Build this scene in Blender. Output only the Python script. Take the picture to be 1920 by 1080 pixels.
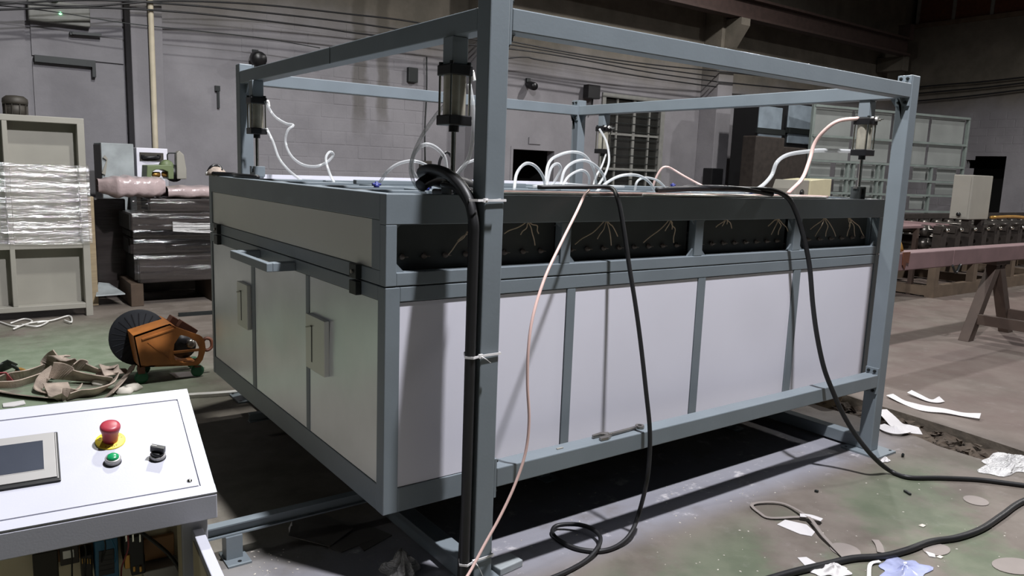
import bpy, math, random
from mathutils import Vector, Matrix
random.seed(7)
for o in list(bpy.data.objects): bpy.data.objects.remove(o)
S = bpy.context.scene
COL = S.collection

# ------------------------------------------------------------------ camera
FPX = 1427.05
CX, CY, CZ = -1.45387, -2.15594, 1.55696
PITCH, ROLL, YAW = -0.1557, -0.0366, 0.6328
_f = Vector((math.sin(YAW)*math.cos(PITCH), math.cos(YAW)*math.cos(PITCH), math.sin(PITCH)))
_r = Vector((math.cos(YAW), -math.sin(YAW), 0))
_d = _f.cross(_r)
_R = _r*math.cos(ROLL) + _d*math.sin(ROLL)
_D = -_r*math.sin(ROLL) + _d*math.cos(ROLL)
cam = bpy.data.cameras.new('camera'); camo = bpy.data.objects.new('camera', cam); COL.objects.link(camo)
cam.sensor_width = 36; cam.lens = FPX*36/1920; cam.clip_start = 0.05; cam.clip_end = 200
m = Matrix((_R, -_D, -_f)).transposed().to_4x4(); m.translation = (CX, CY, CZ)
camo.matrix_world = m
S.camera = camo
def at(x, y, ax, val):
    """photograph pixel (1920x1080) -> point where its line of sight meets the plane axis=val"""
    d = _f + _R*((x-960)/FPX) + _D*((y-540)/FPX)
    t = (val - (CX, CY, CZ)[ax])/d[ax]
    return Vector((CX, CY, CZ)) + d*t

# ------------------------------------------------------------------ light, world, exposure
S.view_settings.view_transform = 'Standard'; S.view_settings.look = 'None'
S.view_settings.gamma = 1; S.view_settings.exposure = 0.0; S.view_settings.use_curve_mapping = False
W = bpy.data.worlds.new('hall_dusk'); S.world = W; W.use_nodes = True
W.node_tree.nodes['Background'].inputs[0].default_value = (0.55, 0.62, 0.55, 1)
W.node_tree.nodes['Background'].inputs[1].default_value = 0.014
def lamp(name, loc, power, color, radius=.16, cone=146, blend=.25, aim=None):
    l = bpy.data.lights.new(name, 'SPOT'); l.energy = power; l.color = color
    l.shadow_soft_size = radius; l.spot_size = math.radians(cone); l.spot_blend = blend
    o = bpy.data.objects.new(name, l); COL.objects.link(o); o.location = loc
    if aim: o.rotation_euler = (Vector(aim)-Vector(loc)).to_track_quat('-Z', 'Y').to_euler()
    return o
lamp('high_bay_or_fill_lamp', (.83, -1.36, 6.5), 2550, (.965, .96, 1.0), .125, 172, .45)
lamp('high_bay_or_fill_lamp', (.88, 3.1, 6.5), 950, (.99, .99, .95), .125, 160, .5)
lamp('high_bay_or_fill_lamp', (9.5, 4.6, 6.6), 1050, (1.0, .975, .95), .125, 174, .55)
lamp('high_bay_or_fill_lamp', (14.5, -1.36, 6.6), 1700, (1.0, .98, .96), .125, 174, .55)  # unseen lamp, added to brighten the right wall and the faces near it
lamp('high_bay_or_fill_lamp', (-7.5, 2.5, 6.6), 120, (.95, 1.0, 1.0), .125, 160, .4)  # weak unseen fill lamp, added to lift the left-facing sides

# ------------------------------------------------------------------ materials
def lin(c):
    c = c/255.0
    return c/12.92 if c <= .04045 else ((c+.055)/1.055)**2.4
def rgb(r, g, b): return (lin(r), lin(g), lin(b), 1)
def mat(name, col, rough=.5, metal=0, var=.08, scale=8, bump=0, bscale=60, spec=.5, alpha=1, trans=0, emit=None, coat=0, stretch=None):
    M = bpy.data.materials.new(name); M.use_nodes = True
    nt = M.node_tree; b = nt.nodes['Principled BSDF']
    b.inputs['Roughness'].default_value = rough; b.inputs['Metallic'].default_value = metal
    b.inputs['Specular IOR Level'].default_value = spec
    b.inputs['Alpha'].default_value = alpha; b.inputs['Transmission Weight'].default_value = trans
    b.inputs['Coat Weight'].default_value = coat
    if emit:
        b.inputs['Emission Color'].default_value = emit[0]; b.inputs['Emission Strength'].default_value = emit[1]
    tc = nt.nodes.new('ShaderNodeTexCoord')
    src = tc.outputs['Object']
    if stretch:
        mp = nt.nodes.new('ShaderNodeMapping'); mp.inputs['Scale'].default_value = stretch
        nt.links.new(src, mp.inputs['Vector']); src = mp.outputs['Vector']
    n = nt.nodes.new('ShaderNodeTexNoise'); n.inputs['Scale'].default_value = scale; n.inputs['Detail'].default_value = 6
    nt.links.new(src, n.inputs['Vector'])
    rp = nt.nodes.new('ShaderNodeValToRGB')
    rp.color_ramp.elements[0].position = .3; rp.color_ramp.elements[1].position = .7
    rp.color_ramp.elements[0].color = tuple(x*(1-var) for x in col[:3])+(1,)
    rp.color_ramp.elements[1].color = tuple(min(1, x*(1+var)) for x in col[:3])+(1,)
    nt.links.new(n.outputs['Fac'], rp.inputs['Fac']); nt.links.new(rp.outputs['Color'], b.inputs['Base Color'])
    if bump:
        n2 = nt.nodes.new('ShaderNodeTexNoise'); n2.inputs['Scale'].default_value = bscale; n2.inputs['Detail'].default_value = 4
        nt.links.new(src, n2.inputs['Vector'])
        bp = nt.nodes.new('ShaderNodeBump'); bp.inputs['Strength'].default_value = bump; bp.inputs['Distance'].default_value = .01
        nt.links.new(n2.outputs['Fac'], bp.inputs['Height']); nt.links.new(bp.outputs['Normal'], b.inputs['Normal'])
    return M
M = {}
M['frame'] = mat('blue_grey_paint', rgb(119, 128, 134), .42, 0, .06, 5, .03, 90)
M['panel'] = mat('white_enamel_panel', rgb(228, 227, 238), .4, 0, .02, 2, .02, 4)
M['door'] = mat('brushed_galvanised_sheet', rgb(226, 230, 236), .3, .85, .10, 2.2, .06, 3)
M['hoodpanel'] = mat('plain_galvanised_sheet', rgb(214, 214, 208), .42, .75, .03, 2)
M['dark'] = mat('dark_oven_plate', rgb(62, 66, 66), .6, 0, .1, 6)
M['black'] = mat('black_plastic', rgb(22, 22, 24), .4, 0, .1)
M['rubber'] = mat('black_rubber', rgb(26, 26, 28), .5, 0, .12, 20)
M['bracket'] = mat('dark_bracket_steel', rgb(34, 38, 38), .45, .2)
M['chrome'] = mat('polished_steel', rgb(215, 213, 205), .14, 1, .12, 14)
M['steel'] = mat('bare_steel', rgb(150, 146, 140), .35, .9, .15, 30)
M['barrel'] = mat('polished_cylinder_barrel', rgb(186, 181, 166), .25, .45, .22, 14)
M['foil'] = mat('white_fitting', rgb(232, 230, 226), .35, .2)
M['ceramic'] = mat('ceramic_terminal', rgb(120, 108, 100), .5)
M['wire'] = mat('cream_wire', rgb(205, 184, 160), .5)
M['pinkhose'] = mat('pink_air_hose', rgb(225, 192, 184), .3, 0, .05, spec=.6)
M['tie'] = mat('white_nylon_tie', rgb(238, 236, 236), .4)
M['blue'] = mat('blue_fitting_plastic', rgb(40, 48, 120), .4)
M['console'] = mat('white_powder_coat', rgb(184, 185, 195), .36, 0, .02, 5, .02, 260)
M['beige'] = mat('beige_cabinet_inside', rgb(226, 213, 182), .5, 0, .04)
M['red'] = mat('red_button_plastic', rgb(160, 50, 64), .4, 0, .03)
M['yellow'] = mat('yellow_collar', rgb(240, 214, 60), .45, 0, .03)
M['green'] = mat('green_button_lens', rgb(20, 140, 84), .25, 0, .05)
M['silver'] = mat('silver_bezel', rgb(172, 170, 168), .35, .3, .02)
M['screen'] = mat('screen_glass', rgb(62, 66, 75), .12, 0, .15, 6)
M['bluedev'] = mat('blue_drive_housing', rgb(42, 110, 150), .4)
M['tan'] = mat('tan_plastic', rgb(172, 126, 84), .5, 0, .1)
M['copper'] = mat('copper_terminal', rgb(196, 150, 80), .35, .6)
M['orange'] = mat('worn_orange_paint', rgb(158, 98, 46), .5, 0, .25, 7, .05, 30)
M['brown'] = mat('brown_rusty_plate', rgb(92, 52, 34), .6, 0, .2, 14)
M['castergreen'] = mat('green_caster_polyurethane', rgb(28, 92, 62), .4)
M['strap'] = mat('dirty_webbing', rgb(158, 144, 132), .85, 0, .42, 9, .3, 120)
M['strapred'] = mat('red_webbing', rgb(160, 78, 84), .85, 0, .2, 14)
M['paper'] = mat('white_film_strip', rgb(206, 203, 203), .5, 0, .05, 10)
M['disc'] = mat('grey_paper_disc', rgb(134, 126, 121), .8, 0, .06)
M['cream'] = mat('cream_machine_paint', rgb(150, 147, 138), .5, 0, .05, 4)
M['spool'] = mat('matt_spool_plastic', rgb(30, 32, 36), .8, spec=.2)
M['wood'] = mat('pale_wood', rgb(150, 134, 108), .7, 0, .15, 6, stretch=(1, 1, 8))
M['darkwood'] = mat('dirty_timber', rgb(78, 64, 52), .8, 0, .2, 8)
M['profile'] = mat('dark_wrapped_profile', rgb(54, 49, 48), .2, 0, .35, 5, .5, 8, stretch=(.4, 3, 3))
M['pinkfilm'] = mat('dusty_pink_wrap', rgb(178, 160, 160), .22, 0, .12, 5, .8, 12)
M['greenmach'] = mat('olive_machine_paint', rgb(104, 118, 82), .5, 0, .12)
M['greypanel'] = mat('scuffed_grey_panel', rgb(150, 156, 158), .6, 0, .3, 4)
M['redbeam'] = mat('red_oxide_paint', rgb(120, 96, 97), .65, 0, .14, 5)
M['trestle'] = mat('dark_red_brown_paint', rgb(68, 54, 46), .65, 0, .2, 6)
M['machdark'] = mat('dark_machine_steel', rgb(56, 50, 46), .5, .3, .25, 12)
M['rollsteel'] = mat('shiny_roller_steel', rgb(92, 88, 84), .32, .8, .3, 20)
M['machbase'] = mat('brown_machine_base', rgb(96, 82, 68), .6, 0, .2, 6)
M['rack'] = mat('grey_green_rack_steel', rgb(126, 136, 132), .5, .2, .15, 4)
M['racksheet'] = mat('pale_rack_sheet', rgb(134, 138, 136), .55, .1, .12, 2)
M['cabgrey'] = mat('blue_grey_cabinet', rgb(128, 140, 150), .55, .1, .2, 4)
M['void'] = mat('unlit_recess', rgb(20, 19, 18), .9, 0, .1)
M['motor'] = mat('dark_motor_casting', rgb(58, 54, 48), .6, .2, .2)
M['crane'] = mat('dark_red_brown_runway', rgb(58, 44, 40), .7, 0, .2)
M['scar'] = mat('grimy_slab_edge', rgb(70, 63, 54), .95, 0, .3, 12, .6, 40)
M['led'] = mat('green_led', rgb(80, 220, 120), .4, emit=((.25, 1, .45, 1), 6))
M['bluebag'] = mat('blue_plastic_bag', rgb(156, 162, 196), .25, 0, .25, 9, .2, 20)
M['dirt'] = mat('dry_dirt', rgb(78, 68, 58), .95, 0, .35, 16, .8, 40)
M['cardboard'] = mat('dark_scrap_sheet', rgb(96, 92, 88), .55, .2, .15, 5)
M['dust'] = mat('white_chips', rgb(196, 190, 180), .8, 0, .1)
M['glasspane'] = mat('dark_window_pane', rgb(38, 38, 36), .15, 0, .3, 3)
M['winframe'] = mat('old_white_window_paint', rgb(122, 122, 118), .6, 0, .15)
M['ivory'] = mat('ivory_motor_cover', rgb(202, 196, 164), .5, 0, .05)
M['pipecream'] = mat('cream_downpipe', rgb(190, 180, 158), .6, 0, .1)
def clear(name, col, dens=.35, rough=.12, bump=0, bscale=30):
    """see-through plastic: a glossy skin over a mostly transparent body"""
    X = bpy.data.materials.new(name); X.use_nodes = True; nt = X.node_tree
    for n in list(nt.nodes): nt.nodes.remove(n)
    out = nt.nodes.new('ShaderNodeOutputMaterial')
    tr = nt.nodes.new('ShaderNodeBsdfTransparent'); pr = nt.nodes.new('ShaderNodeBsdfPrincipled')
    pr.inputs['Base Color'].default_value = col; pr.inputs['Roughness'].default_value = rough
    pr.inputs['Specular IOR Level'].default_value = 1.0
    fr = nt.nodes.new('ShaderNodeLayerWeight'); fr.inputs['Blend'].default_value = .45
    mr = nt.nodes.new('ShaderNodeMapRange'); mr.inputs['To Min'].default_value = dens; mr.inputs['To Max'].default_value = min(1, dens+.5)
    mx = nt.nodes.new('ShaderNodeMixShader')
    nt.links.new(fr.outputs['Facing'], mr.inputs['Value']); nt.links.new(mr.outputs['Result'], mx.inputs['Fac'])
    nt.links.new(tr.outputs[0], mx.inputs[1]); nt.links.new(pr.outputs[0], mx.inputs[2]); nt.links.new(mx.outputs[0], out.inputs['Surface'])
    if bump:
        tc = nt.nodes.new('ShaderNodeTexCoord'); mp = nt.nodes.new('ShaderNodeMapping'); mp.inputs['Scale'].default_value = (.35, 1, 2.2)
        n2 = nt.nodes.new('ShaderNodeTexNoise'); n2.inputs['Scale'].default_value = bscale; n2.inputs['Detail'].default_value = 5; n2.inputs['Distortion'].default_value = 1.2
        nt.links.new(tc.outputs['Object'], mp.inputs['Vector']); nt.links.new(mp.outputs['Vector'], n2.inputs['Vector'])
        bp = nt.nodes.new('ShaderNodeBump'); bp.inputs['Strength'].default_value = bump; bp.inputs['Distance'].default_value = .05
        nt.links.new(n2.outputs['Fac'], bp.inputs['Height']); nt.links.new(bp.outputs['Normal'], pr.inputs['Normal'])
    return X
M['hose'] = clear('clear_air_hose', (.70, .72, .73, 1), .32, .08)
def glint(name, amount, haze, rough, bscale, dist):
    X = bpy.data.materials.new(name); X.use_nodes = True; nt = X.node_tree
    for n in list(nt.nodes): nt.nodes.remove(n)
    N = lambda t: nt.nodes.new(t); Lk = nt.links.new
    out = N('ShaderNodeOutputMaterial'); tr = N('ShaderNodeBsdfTransparent'); gl = N('ShaderNodeBsdfGlossy'); df = N('ShaderNodeBsdfDiffuse')
    gl.inputs['Roughness'].default_value = rough; df.inputs['Color'].default_value = (.8, .8, .8, 1)
    tc = N('ShaderNodeTexCoord'); mp = N('ShaderNodeMapping'); mp.inputs['Scale'].default_value = (.3, 1, 2.6)
    n2 = N('ShaderNodeTexNoise'); n2.inputs['Scale'].default_value = bscale; n2.inputs['Detail'].default_value = 6; n2.inputs['Distortion'].default_value = 1.5
    Lk(tc.outputs['Object'], mp.inputs['Vector']); Lk(mp.outputs['Vector'], n2.inputs['Vector'])
    bp = N('ShaderNodeBump'); bp.inputs['Strength'].default_value = 1; bp.inputs['Distance'].default_value = dist
    Lk(n2.outputs['Fac'], bp.inputs['Height']); Lk(bp.outputs['Normal'], gl.inputs['Normal'])
    m1 = N('ShaderNodeMixShader'); m1.inputs['Fac'].default_value = haze; Lk(tr.outputs[0], m1.inputs[1]); Lk(df.outputs[0], m1.inputs[2])
    m2 = N('ShaderNodeMixShader'); m2.inputs['Fac'].default_value = amount; Lk(m1.outputs[0], m2.inputs[1]); Lk(gl.outputs[0], m2.inputs[2])
    Lk(m2.outputs[0], out.inputs['Surface']); return X
M['filmclear'] = glint('clear_tight_film', .12, .0, .1, 7, .01)
M['film'] = glint('stretch_film', .36, .08, .11, 15, .013)
M['bag'] = clear('clear_crumpled_plastic', (.82, .8, .76, 1), .45, .2, 1.0, 30)
M['whitefilm'] = clear('milky_plastic_film', (.9, .89, .88, 1), .7, .3, .8, 30)

# floor: worn green paint over brown-grey concrete, pink-brown where red paint has worn in, white dust
def floor_mat():
    X = bpy.data.materials.new('worn_painted_concrete'); X.use_nodes = True; nt = X.node_tree; b = nt.nodes['Principled BSDF']
    N = lambda t: nt.nodes.new(t); Lk = nt.links.new
    g = N('ShaderNodeNewGeometry'); sep = N('ShaderNodeSeparateXYZ'); Lk(g.outputs['Position'], sep.inputs[0])
    def noise(sc, det=6, rough=.6):
        n = N('ShaderNodeTexNoise'); n.inputs['Scale'].default_value = sc; n.inputs['Detail'].default_value = det; n.inputs['Roughness'].default_value = rough
        Lk(g.outputs['Position'], n.inputs['Vector']); return n.outputs['Fac']
    def math_(op, a, c=0, cl=False):
        n = N('ShaderNodeMath'); n.operation = op; n.use_clamp = cl
        for i, v in enumerate((a, c)):
            if isinstance(v, (int, float)): n.inputs[i].default_value = v
            else: Lk(v, n.inputs[i])
        return n.outputs[0]
    def ramp(v, p0, p1):
        n = N('ShaderNodeMapRange'); n.inputs['From Min'].default_value = p0; n.inputs['From Max'].default_value = p1; n.interpolation_type = 'SMOOTHSTEP'
        Lk(v, n.inputs['Value']); return n.outputs['Result']
    def mix(fac, a, c):
        n = N('ShaderNodeMix'); n.data_type = 'RGBA'; Lk(fac, n.inputs['Factor'])
        for k, v in (('A', a), ('B', c)):
            s = [i for i in n.inputs if i.name == k and i.type == 'RGBA'][0]
            if isinstance(v, tuple): s.default_value = v
            else: Lk(v, s)
        return [o for o in n.outputs if o.type == 'RGBA'][0]
    base = mix(ramp(noise(3.0), .35, .65), rgb(98, 90, 83), rgb(116, 108, 101))
    # green paint: strong on the left aisle and in patches near the machine
    gm = math_('ADD', noise(1.3, 7), math_('MULTIPLY', noise(14, 4), .12))
    left = ramp(math_('ADD', sep.outputs['X'], math_('MULTIPLY', noise(.8, 4), 1.2)), .9, -.1)
    yfar = ramp(sep.outputs['Y'], 6.3, 4.6)
    ynear = ramp(sep.outputs['Y'], 2.6, 3.3)
    left = math_('MULTIPLY', math_('MULTIPLY', left, yfar), math_('ADD', math_('MULTIPLY', ynear, .85), .15))
    near = math_('MULTIPLY', ramp(sep.outputs['X'], 3.4, 2.6), ramp(sep.outputs['Y'], .0, -.35))
    gl_ = math_('MULTIPLY', left, ramp(gm, .36, .52)); gn_ = math_('MULTIPLY', math_('MULTIPLY', near, .6), ramp(gm, .5, .66))
    base = mix(gl_, base, mix(ramp(noise(6), .3, .7), rgb(110, 123, 102), rgb(128, 139, 120)))
    base = mix(gn_, base, mix(ramp(noise(6), .3, .7), rgb(82, 100, 76), rgb(98, 112, 88)))
    pink = math_('MULTIPLY', ramp(sep.outputs['X'], 3.5, 4.3), ramp(noise(.9, 5), .3, .6))
    base = mix(math_('MULTIPLY', pink, .8), base, mix(ramp(noise(2.2), .3, .7), rgb(98, 82, 78), rgb(112, 100, 94)))
    dust = math_('MULTIPLY', ramp(noise(7, 9, .72), .56, .70), .6)
    band = math_('MULTIPLY', ramp(sep.outputs['Y'], -.12, .1), ramp(sep.outputs['Y'], .9, .3))
    band = math_('MULTIPLY', band, ramp(sep.outputs['X'], 3.4, 2.6))
    base = mix(math_('MULTIPLY', band, ramp(noise(2.5, 5), .2, .5)), base, rgb(134, 134, 142))
    base = mix(math_('MULTIPLY', dust, math_('ADD', math_('MULTIPLY', band, 1.3), .12)), base, rgb(206, 202, 204))
    grime = ramp(noise(2.1, 8, .7), .62, .8)
    base = mix(math_('MULTIPLY', grime, .45), base, rgb(74, 70, 62))
    Lk(base, b.inputs['Base Color'])
    b.inputs['Specular IOR Level'].default_value = .35
    rr = N('ShaderNodeMapRange'); rr.inputs['To Min'].default_value = .5; rr.inputs['To Max'].default_value = .85; Lk(noise(5), rr.inputs['Value']); Lk(rr.outputs['Result'], b.inputs['Roughness'])
    bp = N('ShaderNodeBump'); bp.inputs['Strength'].default_value = .25; bp.inputs['Distance'].default_value = .01; Lk(noise(30, 8), bp.inputs['Height']); Lk(bp.outputs['Normal'], b.inputs['Normal'])
    return X
M['floor'] = floor_mat()
# wall paint: whitewash, darker and browner towards the top, two rain streaks, grime
def wall_mat():
    X = bpy.data.materials.new('old_whitewashed_wall'); X.use_nodes = True; nt = X.node_tree; b = nt.nodes['Principled BSDF']
    N = lambda t: nt.nodes.new(t); Lk = nt.links.new
    g = N('ShaderNodeNewGeometry'); sep = N('ShaderNodeSeparateXYZ'); Lk(g.outputs['Position'], sep.inputs[0])
    def noise(sc, det=6, rough=.6):
        n = N('ShaderNodeTexNoise'); n.inputs['Scale'].default_value = sc; n.inputs['Detail'].default_value = det; n.inputs['Roughness'].default_value = rough
        Lk(g.outputs['Position'], n.inputs['Vector']); return n.outputs['Fac']
    def math_(op, a, c=0):
        n = N('ShaderNodeMath'); n.operation = op
        for i, v in enumerate((a, c)):
            if isinstance(v, (int, float)): n.inputs[i].default_value = v
            else: Lk(v, n.inputs[i])
        return n.outputs[0]
    def ramp(v, p0, p1):
        n = N('ShaderNodeMapRange'); n.inputs['From Min'].default_value = p0; n.inputs['From Max'].default_value = p1; n.interpolation_type = 'SMOOTHSTEP'
        Lk(v, n.inputs['Value']); return n.outputs['Result']
    def mix(fac, a, c):
        n = N('ShaderNodeMix'); n.data_type = 'RGBA'; Lk(fac, n.inputs['Factor'])
        for k, v in (('A', a), ('B', c)):
            s = [i for i in n.inputs if i.name == k and i.type == 'RGBA'][0]
            if isinstance(v, tuple): s.default_value = v
            else: Lk(v, s)
        return [o for o in n.outputs if o.type == 'RGBA'][0]
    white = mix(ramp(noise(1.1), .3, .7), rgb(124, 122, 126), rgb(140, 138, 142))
    upper_tone = mix(ramp(noise(2.0), .3, .7), rgb(92, 88, 80), rgb(110, 104, 95))
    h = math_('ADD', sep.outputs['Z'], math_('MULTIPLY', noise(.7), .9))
    c = mix(ramp(h, 3.5, 4.4), white, upper_tone)
    wob = math_('MULTIPLY', math_('SUBTRACT', noise(2.2), .5), .22)
    for sx, w, zb in ((3.68, .15, 2.15), (4.08, .13, 2.3)):
        dx = math_('ABSOLUTE', math_('SUBTRACT', math_('ADD', sep.outputs['X'], wob), sx))
        s = math_('MULTIPLY', ramp(dx, w, w*.45), ramp(math_('ADD', sep.outputs['Z'], math_('MULTIPLY', noise(3), .8)), zb, zb+.7))
        c = mix(math_('MULTIPLY', s, .6), c, rgb(78, 74, 66))
    c = mix(math_('MULTIPLY', ramp(noise(9, 9, .75), .62, .8), .35), c, rgb(96, 90, 84))
    Lk(c, b.inputs['Base Color']); b.inputs['Roughness'].default_value = .85; b.inputs['Specular IOR Level'].default_value = .2
    bp = N('ShaderNodeBump'); bp.inputs['Strength'].default_value = .35; bp.inputs['Distance'].default_value = .01; Lk(noise(26, 6), bp.inputs['Height']); Lk(bp.outputs['Normal'], b.inputs['Normal'])
    return X
M['wall'] = wall_mat()

# ------------------------------------------------------------------ mesh helpers
def catmull(pts, sub=6, closed=False):
    pts = [Vector(p) for p in pts]; n = len(pts); out = []
    rng = n if closed else n-1
    for i in range(rng):
        p1 = pts[i]; p2 = pts[(i+1) % n]
        p0 = pts[(i-1) % n] if (closed or i > 0) else p1*2-p2
        p3 = pts[(i+2) % n] if (closed or i+2 < n) else p2*2-p1
        for k in range(sub):
            t = k/sub
            out.append(.5*((2*p1)+(p2-p0)*t+(2*p0-5*p1+4*p2-p3)*t*t+(3*p1-p0-3*p2+p3)*t**3))
    if not closed: out.append(pts[-1])
    return out
class MB:
    def __init__(s, M=None): s.v = []; s.f = []; s.sm = []; s.M = M
    def add(s, vs, fs, smooth=False):
        n = len(s.v)
        s.v += [(s.M @ Vector(v) if s.M else Vector(v)) for v in vs]
        s.f += [tuple(i+n for i in f) for f in fs]; s.sm += [smooth]*len(fs); return s
    def box(s, x0, x1, y0, y1, z0, z1):
        return s.add([(x0,y0,z0),(x1,y0,z0),(x1,y1,z0),(x0,y1,z0),(x0,y0,z1),(x1,y0,z1),(x1,y1,z1),(x0,y1,z1)],
                     [(0,3,2,1),(4,5,6,7),(0,1,5,4),(1,2,6,5),(2,3,7,6),(3,0,4,7)])
    def beam(s, p0, p1, w, h, up=(0,0,1)):
        p0 = Vector(p0); p1 = Vector(p1); d = (p1-p0).normalized(); a = d.cross(Vector(up)).normalized(); c = a.cross(d)
        a = a*w/2; c = c*h/2
        return s.add([p0-a-c,p0+a-c,p0+a+c,p0-a+c,p1-a-c,p1+a-c,p1+a+c,p1-a+c],
                     [(0,3,2,1),(4,5,6,7),(0,1,5,4),(1,2,6,5),(2,3,7,6),(3,0,4,7)])
    def cyl(s, p0, p1, r0, r1=None, n=16, caps=True):
        p0 = Vector(p0); p1 = Vector(p1); r1 = r0 if r1 is None else r1
        d = (p1-p0).normalized(); a = d.orthogonal().normalized(); c = d.cross(a)
        vs = [p+(a*math.cos(2*math.pi*i/n)+c*math.sin(2*math.pi*i/n))*r for p, r in ((p0,r0),(p1,r1)) for i in range(n)]
        s.add(vs, [(i,(i+1)%n,n+(i+1)%n,n+i) for i in range(n)], True)
        if caps: s.add(vs, [tuple(range(n-1,-1,-1)), tuple(range(n,2*n))])
        return s
    def lathe(s, base, axis, prof, n=20):
        base = Vector(base); d = Vector(axis).normalized(); a = d.orthogonal().normalized(); c = d.cross(a)
        vs = []; fs = []
        for r, h in prof:
            for i in range(n): vs.append(base+d*h+(a*math.cos(2*math.pi*i/n)+c*math.sin(2*math.pi*i/n))*r)
        for k in range(len(prof)-1):
            for i in range(n): fs.append((k*n+i,k*n+(i+1)%n,(k+1)*n+(i+1)%n,(k+1)*n+i))
        fs.append(tuple(range(n-1,-1,-1))); fs.append(tuple(range((len(prof)-1)*n, len(prof)*n)))
        return s.add(vs, fs, True)
    def tube(s, pts, r, n=8, sub=6, closed=False, rib=None):
        ps = catmull(pts, sub, closed); m_ = len(ps)
        vs = []; fs = []; prev = None
        for i, p in enumerate(ps):
            if closed: t = ps[(i+1) % m_]-ps[i-1]
            else: t = ps[min(i+1, m_-1)]-ps[max(i-1, 0)]
            t = t.normalized() if t.length > 1e-9 else Vector((0,0,1))
            if prev is None: a = t.orthogonal().normalized()
            else:
                a = prev-t*prev.dot(t); a = a.normalized() if a.length > 1e-6 else t.orthogonal().normalized()
            prev = a; c = t.cross(a); rr = r if rib is None else r*(1+(rib if i % 2 else -rib))
            for k in range(n): vs.append(p+(a*math.cos(2*math.pi*k/n)+c*math.sin(2*math.pi*k/n))*rr)
        for i in range(m_ if closed else m_-1):
            j = (i+1) % m_
            for k in range(n): fs.append((i*n+k,i*n+(k+1)%n,j*n+(k+1)%n,j*n+k))
        if not closed: fs += [tuple(range(n-1,-1,-1)), tuple(range((m_-1)*n, m_*n))]
        return s.add(vs, fs, True)
    def prism(s, poly, ext):
        ext = Vector(ext); n = len(poly); vs = [Vector(p) for p in poly]+[Vector(p)+ext for p in poly]
        return s.add(vs, [tuple(range(n-1,-1,-1)), tuple(range(n,2*n))]+[(i,(i+1)%n,n+(i+1)%n,n+i) for i in range(n)])
    def ribbon(s, pts, width, thick=.004, sides=None, sub=6):
        """flat band along pts; sides = one sideways vector per point"""
        ps = catmull(pts, sub); k = len(pts)
        if sides is None: sides = [None]*k
        sv = []
        for i in range(k):
            if sides[i] is None:
                t = Vector(pts[min(i+1,k-1)])-Vector(pts[max(i-1,0)]); x = t.cross(Vector((0,0,1)))
                sv.append(x.normalized() if x.length > 1e-6 else Vector((1,0,0)))
            else: sv.append(Vector(sides[i]).normalized())
        ss = catmull(sv, sub); vs = []; m_ = len(ps)
        for i, p in enumerate(ps):
            t = (ps[min(i+1,m_-1)]-ps[max(i-1,0)]).normalized(); a = ss[i]-t*ss[i].dot(t)
            a = a.normalized() if a.length > 1e-6 else t.orthogonal().normalized(); nn = t.cross(a)*thick/2; a = a*width/2
            vs += [p-a-nn, p+a-nn, p+a+nn, p-a+nn]
        fs = []
        for i in range(m_-1):
            for k2 in range(4): fs.append((i*4+k2, i*4+(k2+1)%4, i*4+4+(k2+1)%4, i*4+4+k2))
        fs += [(3,2,1,0), tuple((m_-1)*4+q for q in range(4))]
        return s.add(vs, fs, False)
    def sheet(s, fn, nu, nv, thick=.001):
        g = [[Vector(fn(i/nu, j/nv)) for j in range(nv+1)] for i in range(nu+1)]
        vs = [p for row in g for p in row]; w = nv+1
        return s.add(vs, [(i*w+j,(i+1)*w+j,(i+1)*w+j+1,i*w+j+1) for i in range(nu) for j in range(nv)], True)
    def build(s, name, mt, parent=None, bevel=0, label=None, origin=None, kind=None, local=False):
        me = bpy.data.meshes.new(name)
        off = Vector(origin) if origin is not None else Vector((0,0,0))
        if parent is not None:
            r = parent
            while r.parent: r = r.parent
            off = V((0,0,0)) if local else r.location.copy()
        me.from_pydata([tuple(v-off) for v in s.v], [], s.f); me.update()
        me.polygons.foreach_set('use_smooth', s.sm)
        me.materials.append(M[mt] if isinstance(mt, str) else mt)
        o = bpy.data.objects.new(name, me); COL.objects.link(o)
        if parent is not None: o.parent = parent
        else: o.location = off
        if bevel:
            b = o.modifiers.new('bevel', 'BEVEL'); b.width = bevel; b.segments = 2; b.limit_method = 'ANGLE'; b.angle_limit = .6
        if label: o['label'] = label
        if kind: o['kind'] = kind
        return o
def thing(name, label, cat, loc=(0,0,0), group=None):
    o = bpy.data.objects.new(name, None); COL.objects.link(o); o.location = loc; o.empty_display_size = .1
    o['label'] = label; o['category'] = cat
    if group: o['group'] = group
    return o
def tag(o, label, cat, group=None, kind=None):
    o['label'] = label; o['category'] = cat
    if group: o['group'] = group
    if kind: o['kind'] = kind
    return o
def share(src, parent, loc):
    """another object on the same mesh, set at loc inside parent"""
    c = src.copy(); COL.objects.link(c); c.parent = parent; c.location = loc; return c
def copy_tree(o, parent=None):
    c = o.copy(); COL.objects.link(c)
    if parent: c.parent = parent
    for ch in list(o.children): copy_tree(ch, c)
    return c
V = Vector
# ================================================================== the hall
YB = 9.0; XR = 19.77
def struct(mb, name, mt, parent=None, **k):
    o = mb.build(name, mt, parent, **k)
    if parent is None: o['kind'] = 'structure'
    return o
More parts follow.
